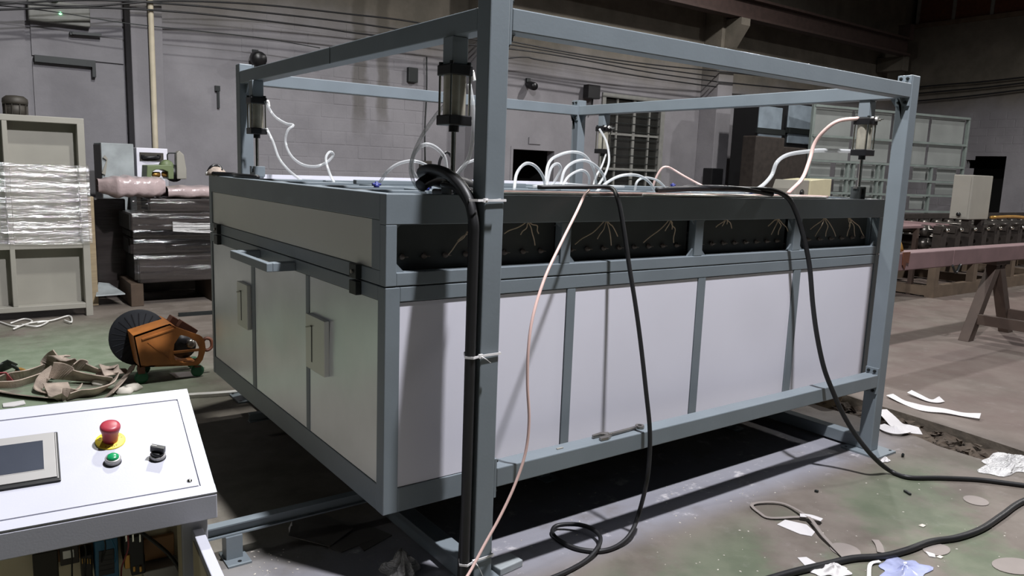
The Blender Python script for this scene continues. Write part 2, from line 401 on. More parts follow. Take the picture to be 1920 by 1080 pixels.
# floor: near slab, broken joint with dirt, far slab
def jn(y): return 3.285+.10*y+.022*math.sin(6.1*y)+.012*math.sin(15*y+1)   # near slab's broken edge
def jf(y): return 3.675+.13*y+.012*math.sin(4*y+2)                          # far slab's edge
ys = [-9+i*.15 for i in range(121)]
mb = MB(); vs = []; fs = []
for y in ys: vs += [(-14, y, 0), (jn(y), y, 0), (jn(y)+.012, y, -.09)]
for i in range(len(ys)-1):
    a = 3*i; fs += [(a, a+1, a+4, a+3), (a+1, a+2, a+5, a+4)]
mb.add(vs, fs); struct(mb, 'floor', 'floor')
mb = MB(); vs = []; fs = []
for y in ys: vs += [(jf(y)+.008, y, -.004), (jf(y)+.02, y, 0), (24, y, 0)]
for i in range(len(ys)-1):
    a = 3*i; fs += [(a+k, a+k+1, a+k+4, a+k+3) for k in range(2)]
mb.add(vs, fs); struct(mb, 'floor', 'floor')
mb = MB(); vs = []; fs = []
for y in ys: vs += [(jf(y)-.03+.012*math.sin(31*y), y, -.11), (jf(y)-.008+.008*math.sin(23*y), y, -.04), (jf(y)+.008, y, -.004)]
for i in range(len(ys)-1):
    a = 3*i; fs += [(a+k, a+k+1, a+k+4, a+k+3) for k in range(2)]
mb.add(vs, fs); struct(mb, 'trim_12', 'scar')
mb = MB(); nu = 10
mb.sheet(lambda u, v: ((jn(-9+18*v)-.05)+u*(jf(-9+18*v)-jn(-9+18*v)+.1), -9+18*v, -.075+.04*random.random()), nu, 300)
jd = struct(mb, 'trim_1', 'dirt')
mb = MB()
for i in range(240):
    y = random.uniform(-1.1, 1.6); t = random.uniform(.1, .9); x = jn(y)*(1-t)+jf(y)*t; r = random.uniform(.012, .045)
    vs = [V((x, y, -.045))+V((random.uniform(-1, 1), random.uniform(-1, 1), random.uniform(-.4, .8)))*r for _ in range(6)]
    mb.add(vs, [(0,1,2),(0,2,3),(0,3,4),(0,4,1),(5,2,1),(5,3,2),(5,4,3),(5,1,4)])
mb.build('rubble', 'dirt', jd, kind='stuff')

# back wall (block wall, whitewashed), with a doorway, a window opening and pilasters
mb = MB()
op = (6.59, 7.63, 0, 1.95); wn = (8.70, 10.44, .95, 3.06)
mb.box(-14, op[0], YB, YB+.25, 0, 8); mb.box(op[0], op[1], YB, YB+.25, op[3], 8)
mb.box(op[1], wn[0], YB, YB+.25, 0, 8); mb.box(wn[0], wn[1], YB, YB+.25, 0, wn[2]); mb.box(wn[0], wn[1], YB, YB+.25, wn[3], 8)
mb.box(wn[1], XR+.3, YB, YB+.25, 0, 8)
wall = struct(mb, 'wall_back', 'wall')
# single blocks stand a few millimetres proud of their joints
blk = None; brnd = random.Random(3)
for c in range(14):
    z = .82+.2*c
    for k in range(2, 11):
        x0 = .86+.4*k+(.2 if c % 2 else 0)
        x1 = min(x0+.388, 4.93); x0 = max(x0, 1.9)
        if x1-x0 < .12: continue
        full = abs(x1-x0-.388) < .001
        def mk(w):
            m2 = MB(); d = .0035
            m2.add([(0,0,0),(w,0,0),(w,0,.188),(0,0,.188),(.006,-d,.006),(w-.006,-d,.006),(w-.006,-d,.182),(.006,-d,.182)],
                   [(4,5,6,7),(0,1,5,4),(1,2,6,5),(2,3,7,6),(3,0,4,7)])
            return m2.build('concrete_block', 'wall', wall, local=True)
        if full and blk is not None: o = blk.copy(); COL.objects.link(o); o.parent = wall
        else:
            o = mk(x1-x0)
            if full: blk = o
        o.location = (x0, YB+brnd.uniform(-.002, .0025), z)
# rendered door infill at the left: a smooth slab with its joint lines and a steel lintel
struct(MB().box(-.60, .40, YB-.02, YB, 0, 2.62), 'trim_2', 'wall')
struct(MB().box(-.60, .40, YB-.025, YB, 2.70, 3.25), 'trim_3', 'wall')
struct(MB().box(-2.6, -.66, YB-.02, YB, 0, 3.2), 'trim_4', 'wall')
mb = MB().box(-.58, .07, YB-.10, YB-.02, 2.62, 2.70); mb.box(.03, .07, YB-.10, YB-.03, 2.5, 2.62)
tag(mb.build('lintel', 'bracket', origin=(-.25, YB-.06, 2.66)), 'rusty steel lintel channel over the walled up doorway', 'lintel')
# pilasters
def pil(n, x0, x1, y0):
    p = struct(MB().box(x0, x1, y0, YB, 0, 8), 'trim_%d' % n, 'wall', bevel=.01); return p
pil(5, .43, .80, 8.6); pil(6, 5.62, 6.02, 8.62); pil(7, 11.51, 11.98, 8.54)
tag(MB().tube([(.66, 8.56, 0), (.66, 8.56, 2), (.66, 8.56, 5)], .035, 10).build('downpipe', 'pipecream', origin=(.66, 8.56, 0)), 'cream downpipe running up the left pilaster', 'pipe')
tag(MB().tube([(12.3, 8.95, 0), (12.3, 8.95, 2), (12.3, 8.95, 3.4)], .03, 8).build('downpipe', 'pipecream', origin=(12.3, 8.95, 0)), 'thin cream pipe on the wall right of the far pilaster', 'pipe')
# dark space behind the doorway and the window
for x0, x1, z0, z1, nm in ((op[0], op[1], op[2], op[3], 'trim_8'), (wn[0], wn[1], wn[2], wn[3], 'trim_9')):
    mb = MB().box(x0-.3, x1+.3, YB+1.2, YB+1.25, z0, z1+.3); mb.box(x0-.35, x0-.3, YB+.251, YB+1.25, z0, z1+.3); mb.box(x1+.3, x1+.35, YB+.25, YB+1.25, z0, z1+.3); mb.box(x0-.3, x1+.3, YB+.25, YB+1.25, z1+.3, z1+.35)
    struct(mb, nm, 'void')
mb = MB(); mb.box(op[0], op[0]+.05, YB-.01, YB+.2, 0, op[3]); mb.box(op[1]-.05, op[1], YB-.01, YB+.2, 0, op[3]); mb.box(op[0]+.05, op[1]-.05, YB-.01, YB+.2, op[3]-.05, op[3])
struct(mb, 'door_1', 'wall')
win = bpy.data.objects.new('window_1', None); COL.objects.link(win); win.location = (wn[0], YB, wn[2]); win['kind'] = 'structure'
mb = MB()
for a in ((wn[0], wn[0]+.09, wn[2], wn[3]), (wn[1]-.12, wn[1], wn[2], wn[3]), (wn[0]+.09, wn[1]-.12, wn[2], wn[2]+.08), (wn[0]+.09, wn[1]-.12, wn[3]-.08, wn[3])): mb.box(a[0], a[1], YB-.03, YB+.08, a[2], a[3])
mb.build('window_frame', 'winframe', win)
xs = [wn[0]+.09, 9.13, 9.60, 10.03, wn[1]-.12]; zs = [wn[2]+.08, 1.62, 2.30, wn[3]-.08]
for i in range(1, 4): MB().box(xs[i]-(.035 if i == 2 else .02), xs[i]+(.035 if i == 2 else .02), YB, YB+.06, zs[0], zs[-1]).build('mullion', 'winframe', win)
for z in zs[1:3]: MB().box(xs[0], xs[-1], YB+.002, YB+.058, z-.022, z+.022).build('transom', 'winframe', win)
for i in range(4):
    for j in range(3): MB().box(xs[i]+.02, xs[i+1]-.02, YB+.035, YB+.042, zs[j]+.02, zs[j+1]-.02).build('pane', 'glasspane', win)
for k in range(13):
    z = wn[2]+.17+k*.155
    MB().box(xs[0], xs[-1], YB-.012, YB-.002, z-.006, z+.006).build('grille_bar', 'bracket', win)

# right wall with a doorway and the high window strip
mb = MB(); d0, d1, dz = 6.19, 7.13, 2.3; wz = 5.72; wz1 = 7.0
mb.box(XR, XR+.25, d1, YB, 0, wz); mb.box(XR, XR+.25, -9, d0, 0, wz); mb.box(XR, XR+.25, d0, d1, dz, wz); mb.box(XR, XR+.25, -9, YB, wz1, 8)
wr = struct(mb, 'wall_right', 'wall')
mb = MB(); rr = random.Random(5)
for c in range(12):
    z = 1.0+.2*c
    for k in range(34):
        y = 8.9-.4*k-(.2 if c % 2 else 0)
        if y < 2.5 or (d0-.45 < y < d1+.05 and z < dz): continue
        w = .388; d = .0035+rr.uniform(-.002, .002)
        mb.add([(XR, y, z), (XR, y-w, z), (XR, y-w, z+.188), (XR, y, z+.188), (XR-d, y-.006, z+.006), (XR-d, y-w+.006, z+.006), (XR-d, y-w+.006, z+.182), (XR-d, y-.006, z+.182)],
               [(4,5,6,7),(0,1,5,4),(1,2,6,5),(2,3,7,6),(3,0,4,7)])
mb.build('concrete_blocks', 'wall', wr, kind='stuff')
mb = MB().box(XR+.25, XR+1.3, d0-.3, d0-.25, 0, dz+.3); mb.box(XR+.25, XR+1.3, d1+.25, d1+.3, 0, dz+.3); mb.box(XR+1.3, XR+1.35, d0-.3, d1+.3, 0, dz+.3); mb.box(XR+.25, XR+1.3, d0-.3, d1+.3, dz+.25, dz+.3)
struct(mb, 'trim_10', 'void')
win2 = bpy.data.objects.new('window_2', None); COL.objects.link(win2); win2.location = (XR, YB, wz); win2['kind'] = 'structure'
MB().box(XR-.05, XR+.05, -9, YB-.1, wz-.05, wz+.06).build('sill', 'machbase', win2)
for k in range(12):
    y = YB-.2-k*.92
    MB().box(XR-.02, XR+.06, y-.04, y+.04, wz+.06, wz1).build('mullion', 'winframe', win2)
    MB().box(XR+.02, XR+.03, y-.88, y-.04, wz+.06, wz1).build('pane', 'brown', win2)
struct(MB().box(XR+.25, XR+.3, -9, YB, wz-.1, wz1+.1), 'trim_11', 'void')
struct(MB().box(-14, XR+.3, -9, YB+.3, 8, 8.1), 'ceiling', 'void')

# crane runway along the back wall on corbels
t = thing('crane_runway', 'dark overhead crane runway beam running along the top of the back wall', 'beam', (13, 8.3, 4.75))
mb = MB().box(6.5, 18.4, 8.15, 8.45, 5.12, 5.17); mb.box(6.5, 18.4, 8.28, 8.32, 4.8, 5.12); mb.box(6.5, 18.4, 8.18, 8.42, 4.75, 4.8); mb.build('girder', 'crane', t)
MB().box(18.2, 18.4, 8.15, 8.45, 5.17, 5.5).build('end_stop', 'crane', t)
MB().prism([(11.60, 8.54, 4.05), (11.60, 8.15, 4.6), (11.60, 8.15, 4.74), (11.60, 8.54, 4.74)], (.28, 0, 0)).build('corbel', 'wall', t)
MB().box(18.3, 18.6, 8.3, 8.98, 4.4, 4.749).build('corbel', 'wall', t)

# cables along the back wall and the right wall
def wcable(pxs, yy, r, lab, mt='rubber', ax=1):
    pts = [at(x, y, ax, yy) for x, y in pxs]
    o = MB().tube(pts, r, 6, 5).build('wall_cable', mt, origin=pts[0]); tag(o, lab, 'cable', 'cables strung along the hall walls'); return o
wcable([(-900, -10), (-400, 8), (-60, 2), (150, 12), (310, 2), (480, 8), (650, 26), (780, 42), (960, 78), (1100, 104), (1230, 122), (1343, 133)], 8.5, .012, 'topmost of the four black cables strung along the back wall')
wcable([(-900, 0), (-400, 16), (-60, 10), (160, 0), (330, 8), (480, 22), (640, 40), (740, 54), (960, 84), (1120, 112), (1240, 130), (1343, 144)], 8.5, .012, 'second from the top of four black cables along the back wall')
wcable([(-900, 12), (-400, 26), (-60, 20), (160, 14), (330, 22), (480, 37), (600, 52), (700, 66), (960, 92), (1080, 110), (1220, 136), (1343, 153)], 8.5, .012, 'third from the top of four black cables along the back wall')
wcable([(940, 110), (985, 107), (1010, 112), (1100, 126), (1200, 143), (1290, 156), (1343, 163)], 8.5, .013, 'lowest of the black cables on the back wall, starting behind the near post')
wcable([(-900, 0), (-400, 14), (-60, 8), (100, 22), (240, 44), (480, 70), (600, 90)], 8.55, .006, 'thin grey wire sagging across the wall above the left pilaster', 'bracket')
wcable([(1343, 133), (1500, 150), (1640, 163)], 8.5, .014, 'upper black cable continuing past the far pilaster', )
wcable([(1343, 153), (1500, 168), (1640, 178)], 8.5, .014, 'lower black cable continuing past the far pilaster')
for n, (ya, yb_, w) in enumerate(((160, 143, 'upper'), (172, 153, 'middle'), (186, 165, 'lower'))):
    wcable([(1702, ya+5), (1780, ya-2), (1850, (ya+yb_)/2+1), (1990, yb_-6)], XR-.12, .02, w+' of three black cables on the right hand wall', ax=0)
# small wall fittings
def bulb(px, py, lab, mt='black', r=.1, yy=YB):
    p = at(px, py, 1, yy-.1)
    t = thing('wall_lamp', lab, 'lamp', p, 'dark lamps on the back wall')
    MB().lathe(p+V((0, .1, 0)), (0, -1, -.25), [(.05, 0), (.06, .05), (r, .1), (r*1.05, .2), (r*.9, .24)], 14).build('lamp_head', mt, t)
    MB().box(p.x-.04, p.x+.04, p.y+.06, p.y+.1, p.z-.02, p.z+.1).build('bracket', 'bracket', t)
bulb(482, 106, 'round black lamp on the wall left of the rear left post', r=.105)
bulb(995, 157, 'small oval dark lamp on the wall just right of the near post', r=.07)
p = at(777, 140, 1, YB-.08)
tag(MB().box(p.x-.1, p.x+.07, p.y, p.y+.08, p.z-.12, p.z+.11).build('wall_box', 'bracket', bevel=.01, origin=p), 'small dark box on the wall above the near air cylinder hoses', 'box')
p = at(1112, 172, 1, YB-.15)
t = thing('floodlight', 'square black floodlight on the wall at the window corner', 'lamp', p)
MB().box(p.x-.16, p.x+.14, p.y-.05, p.y+.1, p.z-.13, p.z+.12).build('housing', 'black', t, bevel=.01)
MB().tube([p+V((.05, .06, -.1)), p+V((.06, .08, -.3)), p+V((.05, .12, -.42))], .018, 6).build('bracket', 'bracket', t)
t = thing('wall_switch', 'grey switch box low on the back wall with its cable', 'switch', at(798, 312, 1, YB-.06))
p = at(800, 313, 1, YB-.06); MB().box(p.x-.12, p.x+.1, p.y, p.y+.05, p.z-.11, p.z+.1).build('switch_box', 'motor', t, bevel=.008)
MB().tube([p+V((-.02, .02, .1)), p+V((-.03, .03, .6)), p+V((-.01, .03, 1.2)), p+V((-.02, .03, 1.75))], .012, 6).build('conduit', 'bracket', t)
p = at(113, 22, 1, YB-.14)
t = thing('emergency_light', 'wall emergency light with small green led high at the left', 'lamp', p)
MB().box(p.x-.33, p.x+.32, p.y, p.y+.1, p.z-.14, p.z+.12).build('housing', 'winframe', t, bevel=.015)
MB().lathe(p+V((-.0, 0, -.02)), (0, -1, 0), [(.016, 0), (.016, .012), (.006, .02)], 10).build('led', 'led', t)
MB().lathe(p+V((-.06, 0, .13)), (0, -.8, .6), [(.04, 0), (.06, .04), (.06, .08)], 12).build('lamp_head', 'motor', t)
p = at(165, 58, 1, YB-.06)
mb = MB(); a = at(135, 62, 1, YB-.1); b_ = at(190, 66, 1, YB-.1); mb.beam(a, b_, .04, .03); mb.beam(a, a+V((0, 0, .42)), .04, .04); mb.beam(a, a+V((0, .1, 0)), .04, .04)
tag(mb.build('wall_bracket', 'bracket', origin=a), 'thin steel bracket on the wall below the emergency light', 'bracket')
p = at(408, 182, 1, YB-.02)
mb = MB(); mb.box(p.x-.035, p.x+.03, p.y-.03, p.y+.02, p.z+.08, p.z+.15); mb.box(p.x-.008, p.x+.022, p.y-.02, p.y+.02, p.z-.15, p.z+.08)
tag(mb.build('wall_hook', 'bracket', origin=p), 'dark iron hook in the whitewashed wall left of the rear post', 'hook')
p = at(1003, 264, 1, YB-.02)
mb = MB(); mb.box(p.x-.13, p.x+.14, p.y, p.y+.015, p.z-.06, p.z+.06); tag(mb.build('blank_plate', 'wall', origin=p), 'pale blank plate above the dark doorway', 'plate')

# ================================================================== left background
# cream enclosure on feet, wrapped around its middle in stretch film
t = thing('machine_enclosure', 'cream steel machine enclosure wrapped in stretch film at left', 'enclosure', (-1.3, 6.08, 0))
x0, x1, z1 = -2.3, -.44, 1.872; y0, y1 = 6.08, 7.0
for a, b_ in ((x0, x0+.06), (x1-.06, x1)):
    MB().box(a, b_, y0, y0+.13, 0, z1-.05).build('post', 'cream', t, bevel=.004); MB().box(a, b_, y1-.06, y1, 0, z1-.05).build('post', 'cream', t, bevel=.004)
MB().box(x0, x1, y0, y0+.13, z1-.055, z1).build('top_rail', 'cream', t, bevel=.004)
MB().box(x0+.06, x1-.06, y0, y0+.13, .08, .13).build('bottom_rail', 'cream', t, bevel=.004)
MB().box(x0+.06, x1-.06, y0+.004, y0+.13, .66, .71).build('middle_rail', 'cream', t, bevel=.004)
MB().box(-1.085, -1.045, y0+.002, y0+.13, .13, z1-.055).build('stile', 'cream', t, bevel=.004)
for a, b_ in ((x0+.06, -1.085), (-1.045, x1-.06)):
    for c, d_ in ((.13, .66), (.71, z1-.055)): MB().box(a, b_, y0+.13, y0+.14, c, d_).build('panel', 'cream', t)
MB().box(x1-.02, x1-.01, y0+.06, y1-.06, .08, z1-.05).build('side_panel', 'cream', t)
MB().box(x0, x1, y0+.13, y1, z1-.02, z1-.001).build('top_panel', 'cream', t)
def film(mbx, ax0, ax1, y, z0, z1_, amp=.02, n=40, m_=24, seed=1, wrap=None):
    r = random.Random(seed); ph = [r.uniform(0, 6) for _ in range(6)]
    def fn(u, v):
        x = ax0+(ax1-ax0)*u; z = z0+(z1_-z0)*v+.02*math.sin(6*u+ph[0])*(1 if v in (0, 1) else .3)
        yy = y+amp*(.34*math.sin(23*v+ph[0]+3.1*math.sin(2.3*u+ph[1]))+.30*math.sin(37*v+ph[1]+2.4*math.sin(4.1*u+ph[2]))+.22*math.sin(61*v+ph[2]+5*u)+.14*math.sin(97*v+ph[5]+7*math.sin(3*u+ph[0]))+.25*math.sin(13*u+ph[3])*math.sin(9*v+ph[4]))
        return (x, yy, z)
    mbx.sheet(fn, n, m_); return mbx
mb = film(MB(), x0-.02, x1+.02, y0-.022, .72, 1.45, .009, 110, 90, 2)
mb.sheet(lambda u, v: (x1+.02, y0-.02+u*.9, .72+.73*v), 6, 6)
tag(mb.build('stretch_film', 'film', origin=(-1.3, y0-.02, .72)), 'glossy clear film wound around the cream enclosure', 'film')
t = thing('electric_motor', 'dark electric motor standing on top of the cream enclosure', 'motor', (-.955, 6.35, z1))
c = V((-.96, 6.3, z1-.001)); mb = MB().lathe(c, (0, 0, 1), [(.075, 0), (.09, .02), (.09, .1)], 20); mb.build('body', 'motor', t)
MB().lathe(c+V((0, 0, .1)), (0, 0, 1), [(.1, 0), (.104, .02), (.1, .05), (.07, .075), (.02, .08)], 20).build('fan_cover', 'motor', t)
for k in range(10):
    a = k*math.pi/5; MB().beam(c+V((math.cos(a)*.093, math.sin(a)*.093, .01)), c+V((math.cos(a)*.093, math.sin(a)*.093, .1)), .006, .014, (math.cos(a), math.sin(a), 0)).build('fin', 'motor', t)
# white cord scraps under the enclosure
for k, pts in enumerate(([(-5, 602), (30, 612), (60, 603), (45, 598), (20, 606)], [(25, 617), (55, 606), (90, 602), (70, 612), (40, 608)], [(70, 605), (100, 600), (130, 592), (134, 604), (120, 600)])):
    ps = [at(x, y, 2, .012+.004*k) for x, y in pts]
    tag(MB().tube(ps, .008, 5, 5).build('cord', 'foil', origin=ps[0]), ('white cord loop on the floor at the far left edge', 'white cord curling under the wrapped enclosure middle', 'white cord hooked beside the enclosure right foot')[k], 'cord', 'white cords by the enclosure')
# stack of wrapped steel profiles on timber bearers
def wrapbox(x0, x1, y0, y1, z0, z1, mt, lab, rot=0):
    c = V(((x0+x1)/2, (y0+y1)/2, z0)); t = thing('wrapped_profile', lab, 'bundle', c, 'wrapped steel profiles in the stack')
    t.location = c
    MB().box(x0+.012, x1, y0, y1, z0, z1).build('bundle', mt, t, bevel=.014)
    MB().box(x0, x0+.012, y0+.012, y1-.012, z0+.012, z1-.012).build('end_face', 'void', t)
    t.rotation_euler = (0, 0, rot); return t
by = 6.42
wrapbox(.02, 1.75, by-.02, by+.62, .24, .515, 'profile', 'lowest long dark bundle in the wrapped stack', .012)
wrapbox(-.02, 1.75, by+.14, by+.5, .525, .70, 'profile', 'black recessed profile just above the lowest dark bundle', -.02)
wrapbox(-.02, 1.75, by+.06, by+.55, .71, .785, 'profile', 'thin dark profile under the bright edged box profile', .01)
wrapbox(-.05, 1.75, by-.06, by+.5, .79, .97, 'profile', 'dark box profile with bright upper edge midway up the stack', .016)
wrapbox(.15, 1.75, by-.0, by+.4, .98, 1.115, 'profile', 'shiny dark profile beneath the dusty pink top bundle', -.008)
wrapbox(-.28, .04, by+.64, by+.88, .0, 1.08, 'profile', 'short dark bundle standing behind the left end of the stack', 0)
for (a, b_, c, d_, y0b, lab) in ((-.27, .34, 0, .21, by+.3, 'bulky dusty pink film wrapped bundle at the left end of the stack top'), (.345, 1.75, .0, .12, by+.3, 'long flat pink film wrapped bundle on top of the stack')):
    mb = MB(); ph = random.Random(int(100*d_)).uniform(0, 6)
    def fn(u, v, a=a, b_=b_, c=c, d_=d_):
        ang = v*2*math.pi; x = a+(b_-a)*u; k = min(1, .25+u*3) if a < 0 else 1
        if a < 0 and u > .8: k = 1-(u-.8)*1.6
        ry = .3*k+.01; rz = (d_-c)/2*(.5+.5*k)*(1+.06*math.sin(13*u+5*v+ph)+.04*math.sin(29*u+ph))
        return (x, y0b+ry*math.copysign(abs(math.cos(ang))**.45, math.cos(ang)), 1.121+(d_-c)/2+rz*math.copysign(abs(math.sin(ang))**.45, math.sin(ang))+.005*math.sin(40*u+9*v))
    mb.sheet(fn, 40, 32); tag(mb.build('wrapped_bundle', 'pinkfilm', origin=((a+b_)/2, y0b, 1.12)), lab, 'bundle', 'pink wrapped bundles')
for k, xx in enumerate((-.05, .75, 1.5)):
    tag(MB().box(xx, xx+.12, by-.02, by+.7, .0, .24).build('timber_bearer', 'darkwood', bevel=.006, origin=(xx, by, 0)), ('left', 'middle', 'right')[k]+' dark timber bearer under the wrapped stack', 'timber', 'timber bearers')
mb = film(MB(), -.02, 1.78, by-.095, .27, 1.1, .018, 60, 50, 8); mb2 = film(MB(), .35, 1.78, by-.135, .78, .88, .018, 40, 14, 9)
tag(mb.build('stretch_film', 'filmclear', origin=(1.1, by, .3)), 'clear film hanging over the front of the wrapped stack', 'film')
tag(mb2.build('film_rope', 'whitefilm', origin=(1.1, by, .8)), 'twisted bright strip of film across the stack', 'film')
ps = [V((.98, by-.135, .86))+V((.17*math.cos(a)*1.05, -.01, .075*math.sin(a)+.02*math.cos(a))) for a in [i*math.pi/6 for i in range(12)]]
tag(MB().tube(ps, .012, 6, 4, True, .25).build('film_tear', 'whitefilm', origin=ps[0]), 'rolled rim of the oval tear in the film', 'film')
p = at(177, 392, 1, 6.7)
tag(MB().box(-.40, -.32, 6.62, 6.72, 0, 1.12).build('timber_post', 'wood', bevel=.005, origin=(-.36, 6.66, 0)), 'pale timber post between enclosure and wrapped stack', 'timber')
mb = MB().prism([at(185, 531, 1, 6.95), at(205, 533, 1, 6.9), at(235, 552, 1, 6.5), at(180, 556, 1, 6.5)], (0, .01, .01))
tag(mb.build('cloth_sheet', 'greypanel', origin=at(185, 555, 1, 6.5)), 'grey green sheet lying under the wrapped stack', 'sheet')
# things behind the stack
t = thing('steel_cabinet', 'scuffed grey steel cabinet behind the wrapped stack', 'cabinet', (.0, 7.9, 0))
a = at(192, 335, 1, 7.75); b_ = at(250, 270, 1, 7.75)
MB().box(a.x, b_.x, 7.75, 8.3, 0, b_.z).build('body', 'greypanel', t, bevel=.006)
MB().box(a.x-.006, a.x-.0, 7.76, 8.29, .02, b_.z-.02).build('side_panel', 'motor', t)
MB().prism([at(191, 325, 1, 7.72), at(200, 300, 1, 7.72), at(193, 295, 1, 7.72), at(197, 291, 1, 7.72), at(202, 297, 1, 7.72), at(198, 328, 1, 7.72)], (0, .02, 0)).build('torn_label', 'cream', t)
t = thing('switchboard', 'white switchboard with black handle beside the left pilaster', 'cabinet', (.45, 8.0, 0))
a = at(257, 318, 1, 8.0); b_ = at(314, 279, 1, 8.0)
MB().box(a.x, b_.x, 8.0, 8.35, 0, b_.z).build('body', 'panel', t, bevel=.006)
c = at(262, 301, 1, 7.995); d_ = at(306, 287, 1, 7.995)
MB().box(c.x, d_.x, 7.985, 8.0, c.z, d_.z).build('recess_plate', 'motor', t)
c = at(268, 295, 1, 7.97); d_ = at(298, 295, 1, 7.97)
MB().tube([c+V((0, 0, .03)), c, V((c.x+.05, 7.95, c.z)), V((d_.x-.05, 7.95, d_.z)), d_, d_+V((0, 0, .03))], .018, 8).build('handle', 'black', t)
t = thing('bench_press', 'small olive green press with arched frame behind the stack', 'machine', (.6, 7.3, 0))
yp = 7.3
pl = [at(x, y, 1, yp) for x, y in ((275, 335), (276, 310), (322, 309), (326, 316), (326, 336), (316, 336), (315, 322), (305, 318), (293, 318), (286, 322), (284, 332), (284, 336))]
MB().prism(pl, (0, .3, 0)).build('arch_frame', 'greenmach', t, bevel=.008)
a = at(316, 308, 1, yp); MB().lathe(a+V((0, .05, -.02)), (0, 1, 0), [(.06, 0), (.07, .02), (.07, .12), (.05, .14)], 16).build('drive_wheel', 'greenmach', t)
pl = [at(x, y, 1, yp+.1) for x, y in ((332, 336), (331, 288), (336, 282), (345, 290), (350, 318), (350, 336))]
MB().prism(pl, (0, .12, 0)).build('belt_guard', 'cream', t, bevel=.01)
a = at(327, 325, 1, yp+.15); MB().lathe(a, (0, 1, 0), [(.10, 0), (.10, .06)], 18).build('flywheel', 'black', t)
for x in (290, 308): MB().lathe(at(x, 327, 1, yp+.1), (1, 0, 0), [(.02, -.03), (.03, -.02), (.03, .05), (.02, .06)], 10).build('roller', 'copper', t)
MB().tube([at(336, 283, 1, yp+.15), at(330, 287, 1, yp+.15), at(315, 288, 1, yp+.15), at(314, 300, 1, yp+.15)], .008, 6).build('lever', 'bracket', t)
a = at(300, 338, 1, yp+.15); MB().box(a.x-.28, a.x+.42, yp, yp+.4, .0, a.z-.1).build('pedestal', 'machdark', t)

# ================================================================== right background
# rack of pale steel sheets and frames
t = thing('sheet_rack', 'tall grey green steel rack holding pale sheets at right rear', 'rack', (12.4, 6.83, 0))
A = V((12.36, 6.83, 0)); Bp = V((16.75, 5.86, 0)); u = (Bp-A).normalized(); nv = V((-u.y, u.x, 0)); L = (Bp-A).length
def rp(s, z, off=0): return A+u*s+nv*off+V((0, 0, z))
for s in (0, 1.05, 1.2, 1.9, 2.05, 2.75, 3.5, L): MB().beam(rp(s, 0), rp(s, 3.02 if s in (0, L) or abs(s-2.75) < .01 else 1.95), .06, .06, u).build('upright', 'rack', t)
for z in (3.0, 2.42, 1.93, 1.6, 1.3, .95, .5): MB().beam(rp(0, z, -.03), rp(L, z, -.03), .04, .045).build('cross_rail', 'rack', t)
for s in (0, L): MB().beam(rp(s, .026), rp(s, .026, .3), .05, .05).build('foot', 'rack', t)
for k in range(4):
    for z, zz in ((2.45, 2.97), (1.96, 2.4)): MB().beam(rp(k*L/4+.04, (z+zz)/2, .06), rp((k+1)*L/4-.04, (z+zz)/2, .06), .01, zz-z).build('sheet', 'racksheet', t)
for k in range(6):
    for z, zz in ((1.0, 1.27), (1.33, 1.57), (1.63, 1.9)):
        if (k*3+int(z*10)) % 5: MB().beam(rp(k*L/6+.07, (z+zz)/2, .1), rp((k+1)*L/6-.07, (z+zz)/2, .1), .01, zz-z).build('sheet', 'racksheet', t)
# dark cabinets left of the rack
t = thing('tool_cabinet', 'tall dark cabinet with blue grey doors left of the sheet rack', 'cabinet', (12.0, 7.3, 0))
yc = 7.35; a = at(1411, 350, 1, yc); b_ = at(1524, 197, 1, yc); c = at(1470, 260, 1, yc)
MB().box(a.x, b_.x, yc, yc+.6, 0, b_.z).build('body', 'black', t)
for (l, r_, tp, bt) in ((1419, 1466, 203, 245), (1474, 1521, 200, 243), (1474, 1520, 247, 268), (1419, 1464, 250, 257)):
    q0 = at(l, bt, 1, yc); q1 = at(r_, tp, 1, yc); MB().box(q0.x, q1.x, yc-.03, yc, q0.z, q1.z).build('door', 'cabgrey', t, bevel=.01)
for (l, r_) in ((1415, 1468), (1471, 1524)):
    q0 = at(l, 249, 1, yc); q1 = at(r_, 244, 1, yc); MB().box(q0.x, q1.x, yc-.06, yc-.02, q0.z, q1.z).build('ledge', 'bracket', t)
t = thing('equipment_crate', 'dark covered crate standing in front of the tool cabinet', 'crate', (10.4, 6.4, 0))
q0 = at(1411, 350, 1, 6.3); q1 = at(1518, 268, 1, 6.3)
MB().box(q0.x, q0.x+(q1.x-q0.x)*.52, 6.3, 6.6, 0, q1.z+.05).build('box', 'machdark', t, bevel=.02); MB().box(q0.x+(q1.x-q0.x)*.54, q1.x, 6.33, 6.6, 0, q1.z-.1).build('box', 'machdark', t, bevel=.02)
MB().beam(V((q0.x+.45, 6.27, .3)), V((q0.x+.8, 6.27, 1.35)), .04, .04).build('brace', 'bracket', t)
# small dark stand at far pilaster foot
q0 = at(1326, 352, 1, 8.3); q1 = at(1350, 316, 1, 8.3)
tag(MB().box(q0.x, q1.x, 8.2, 8.45, 0, q1.z).build('floor_cabinet', 'black', bevel=.02, origin=(q0.x, 8.3, 0)), 'low black cabinet at the foot of the far pilaster', 'cabinet')
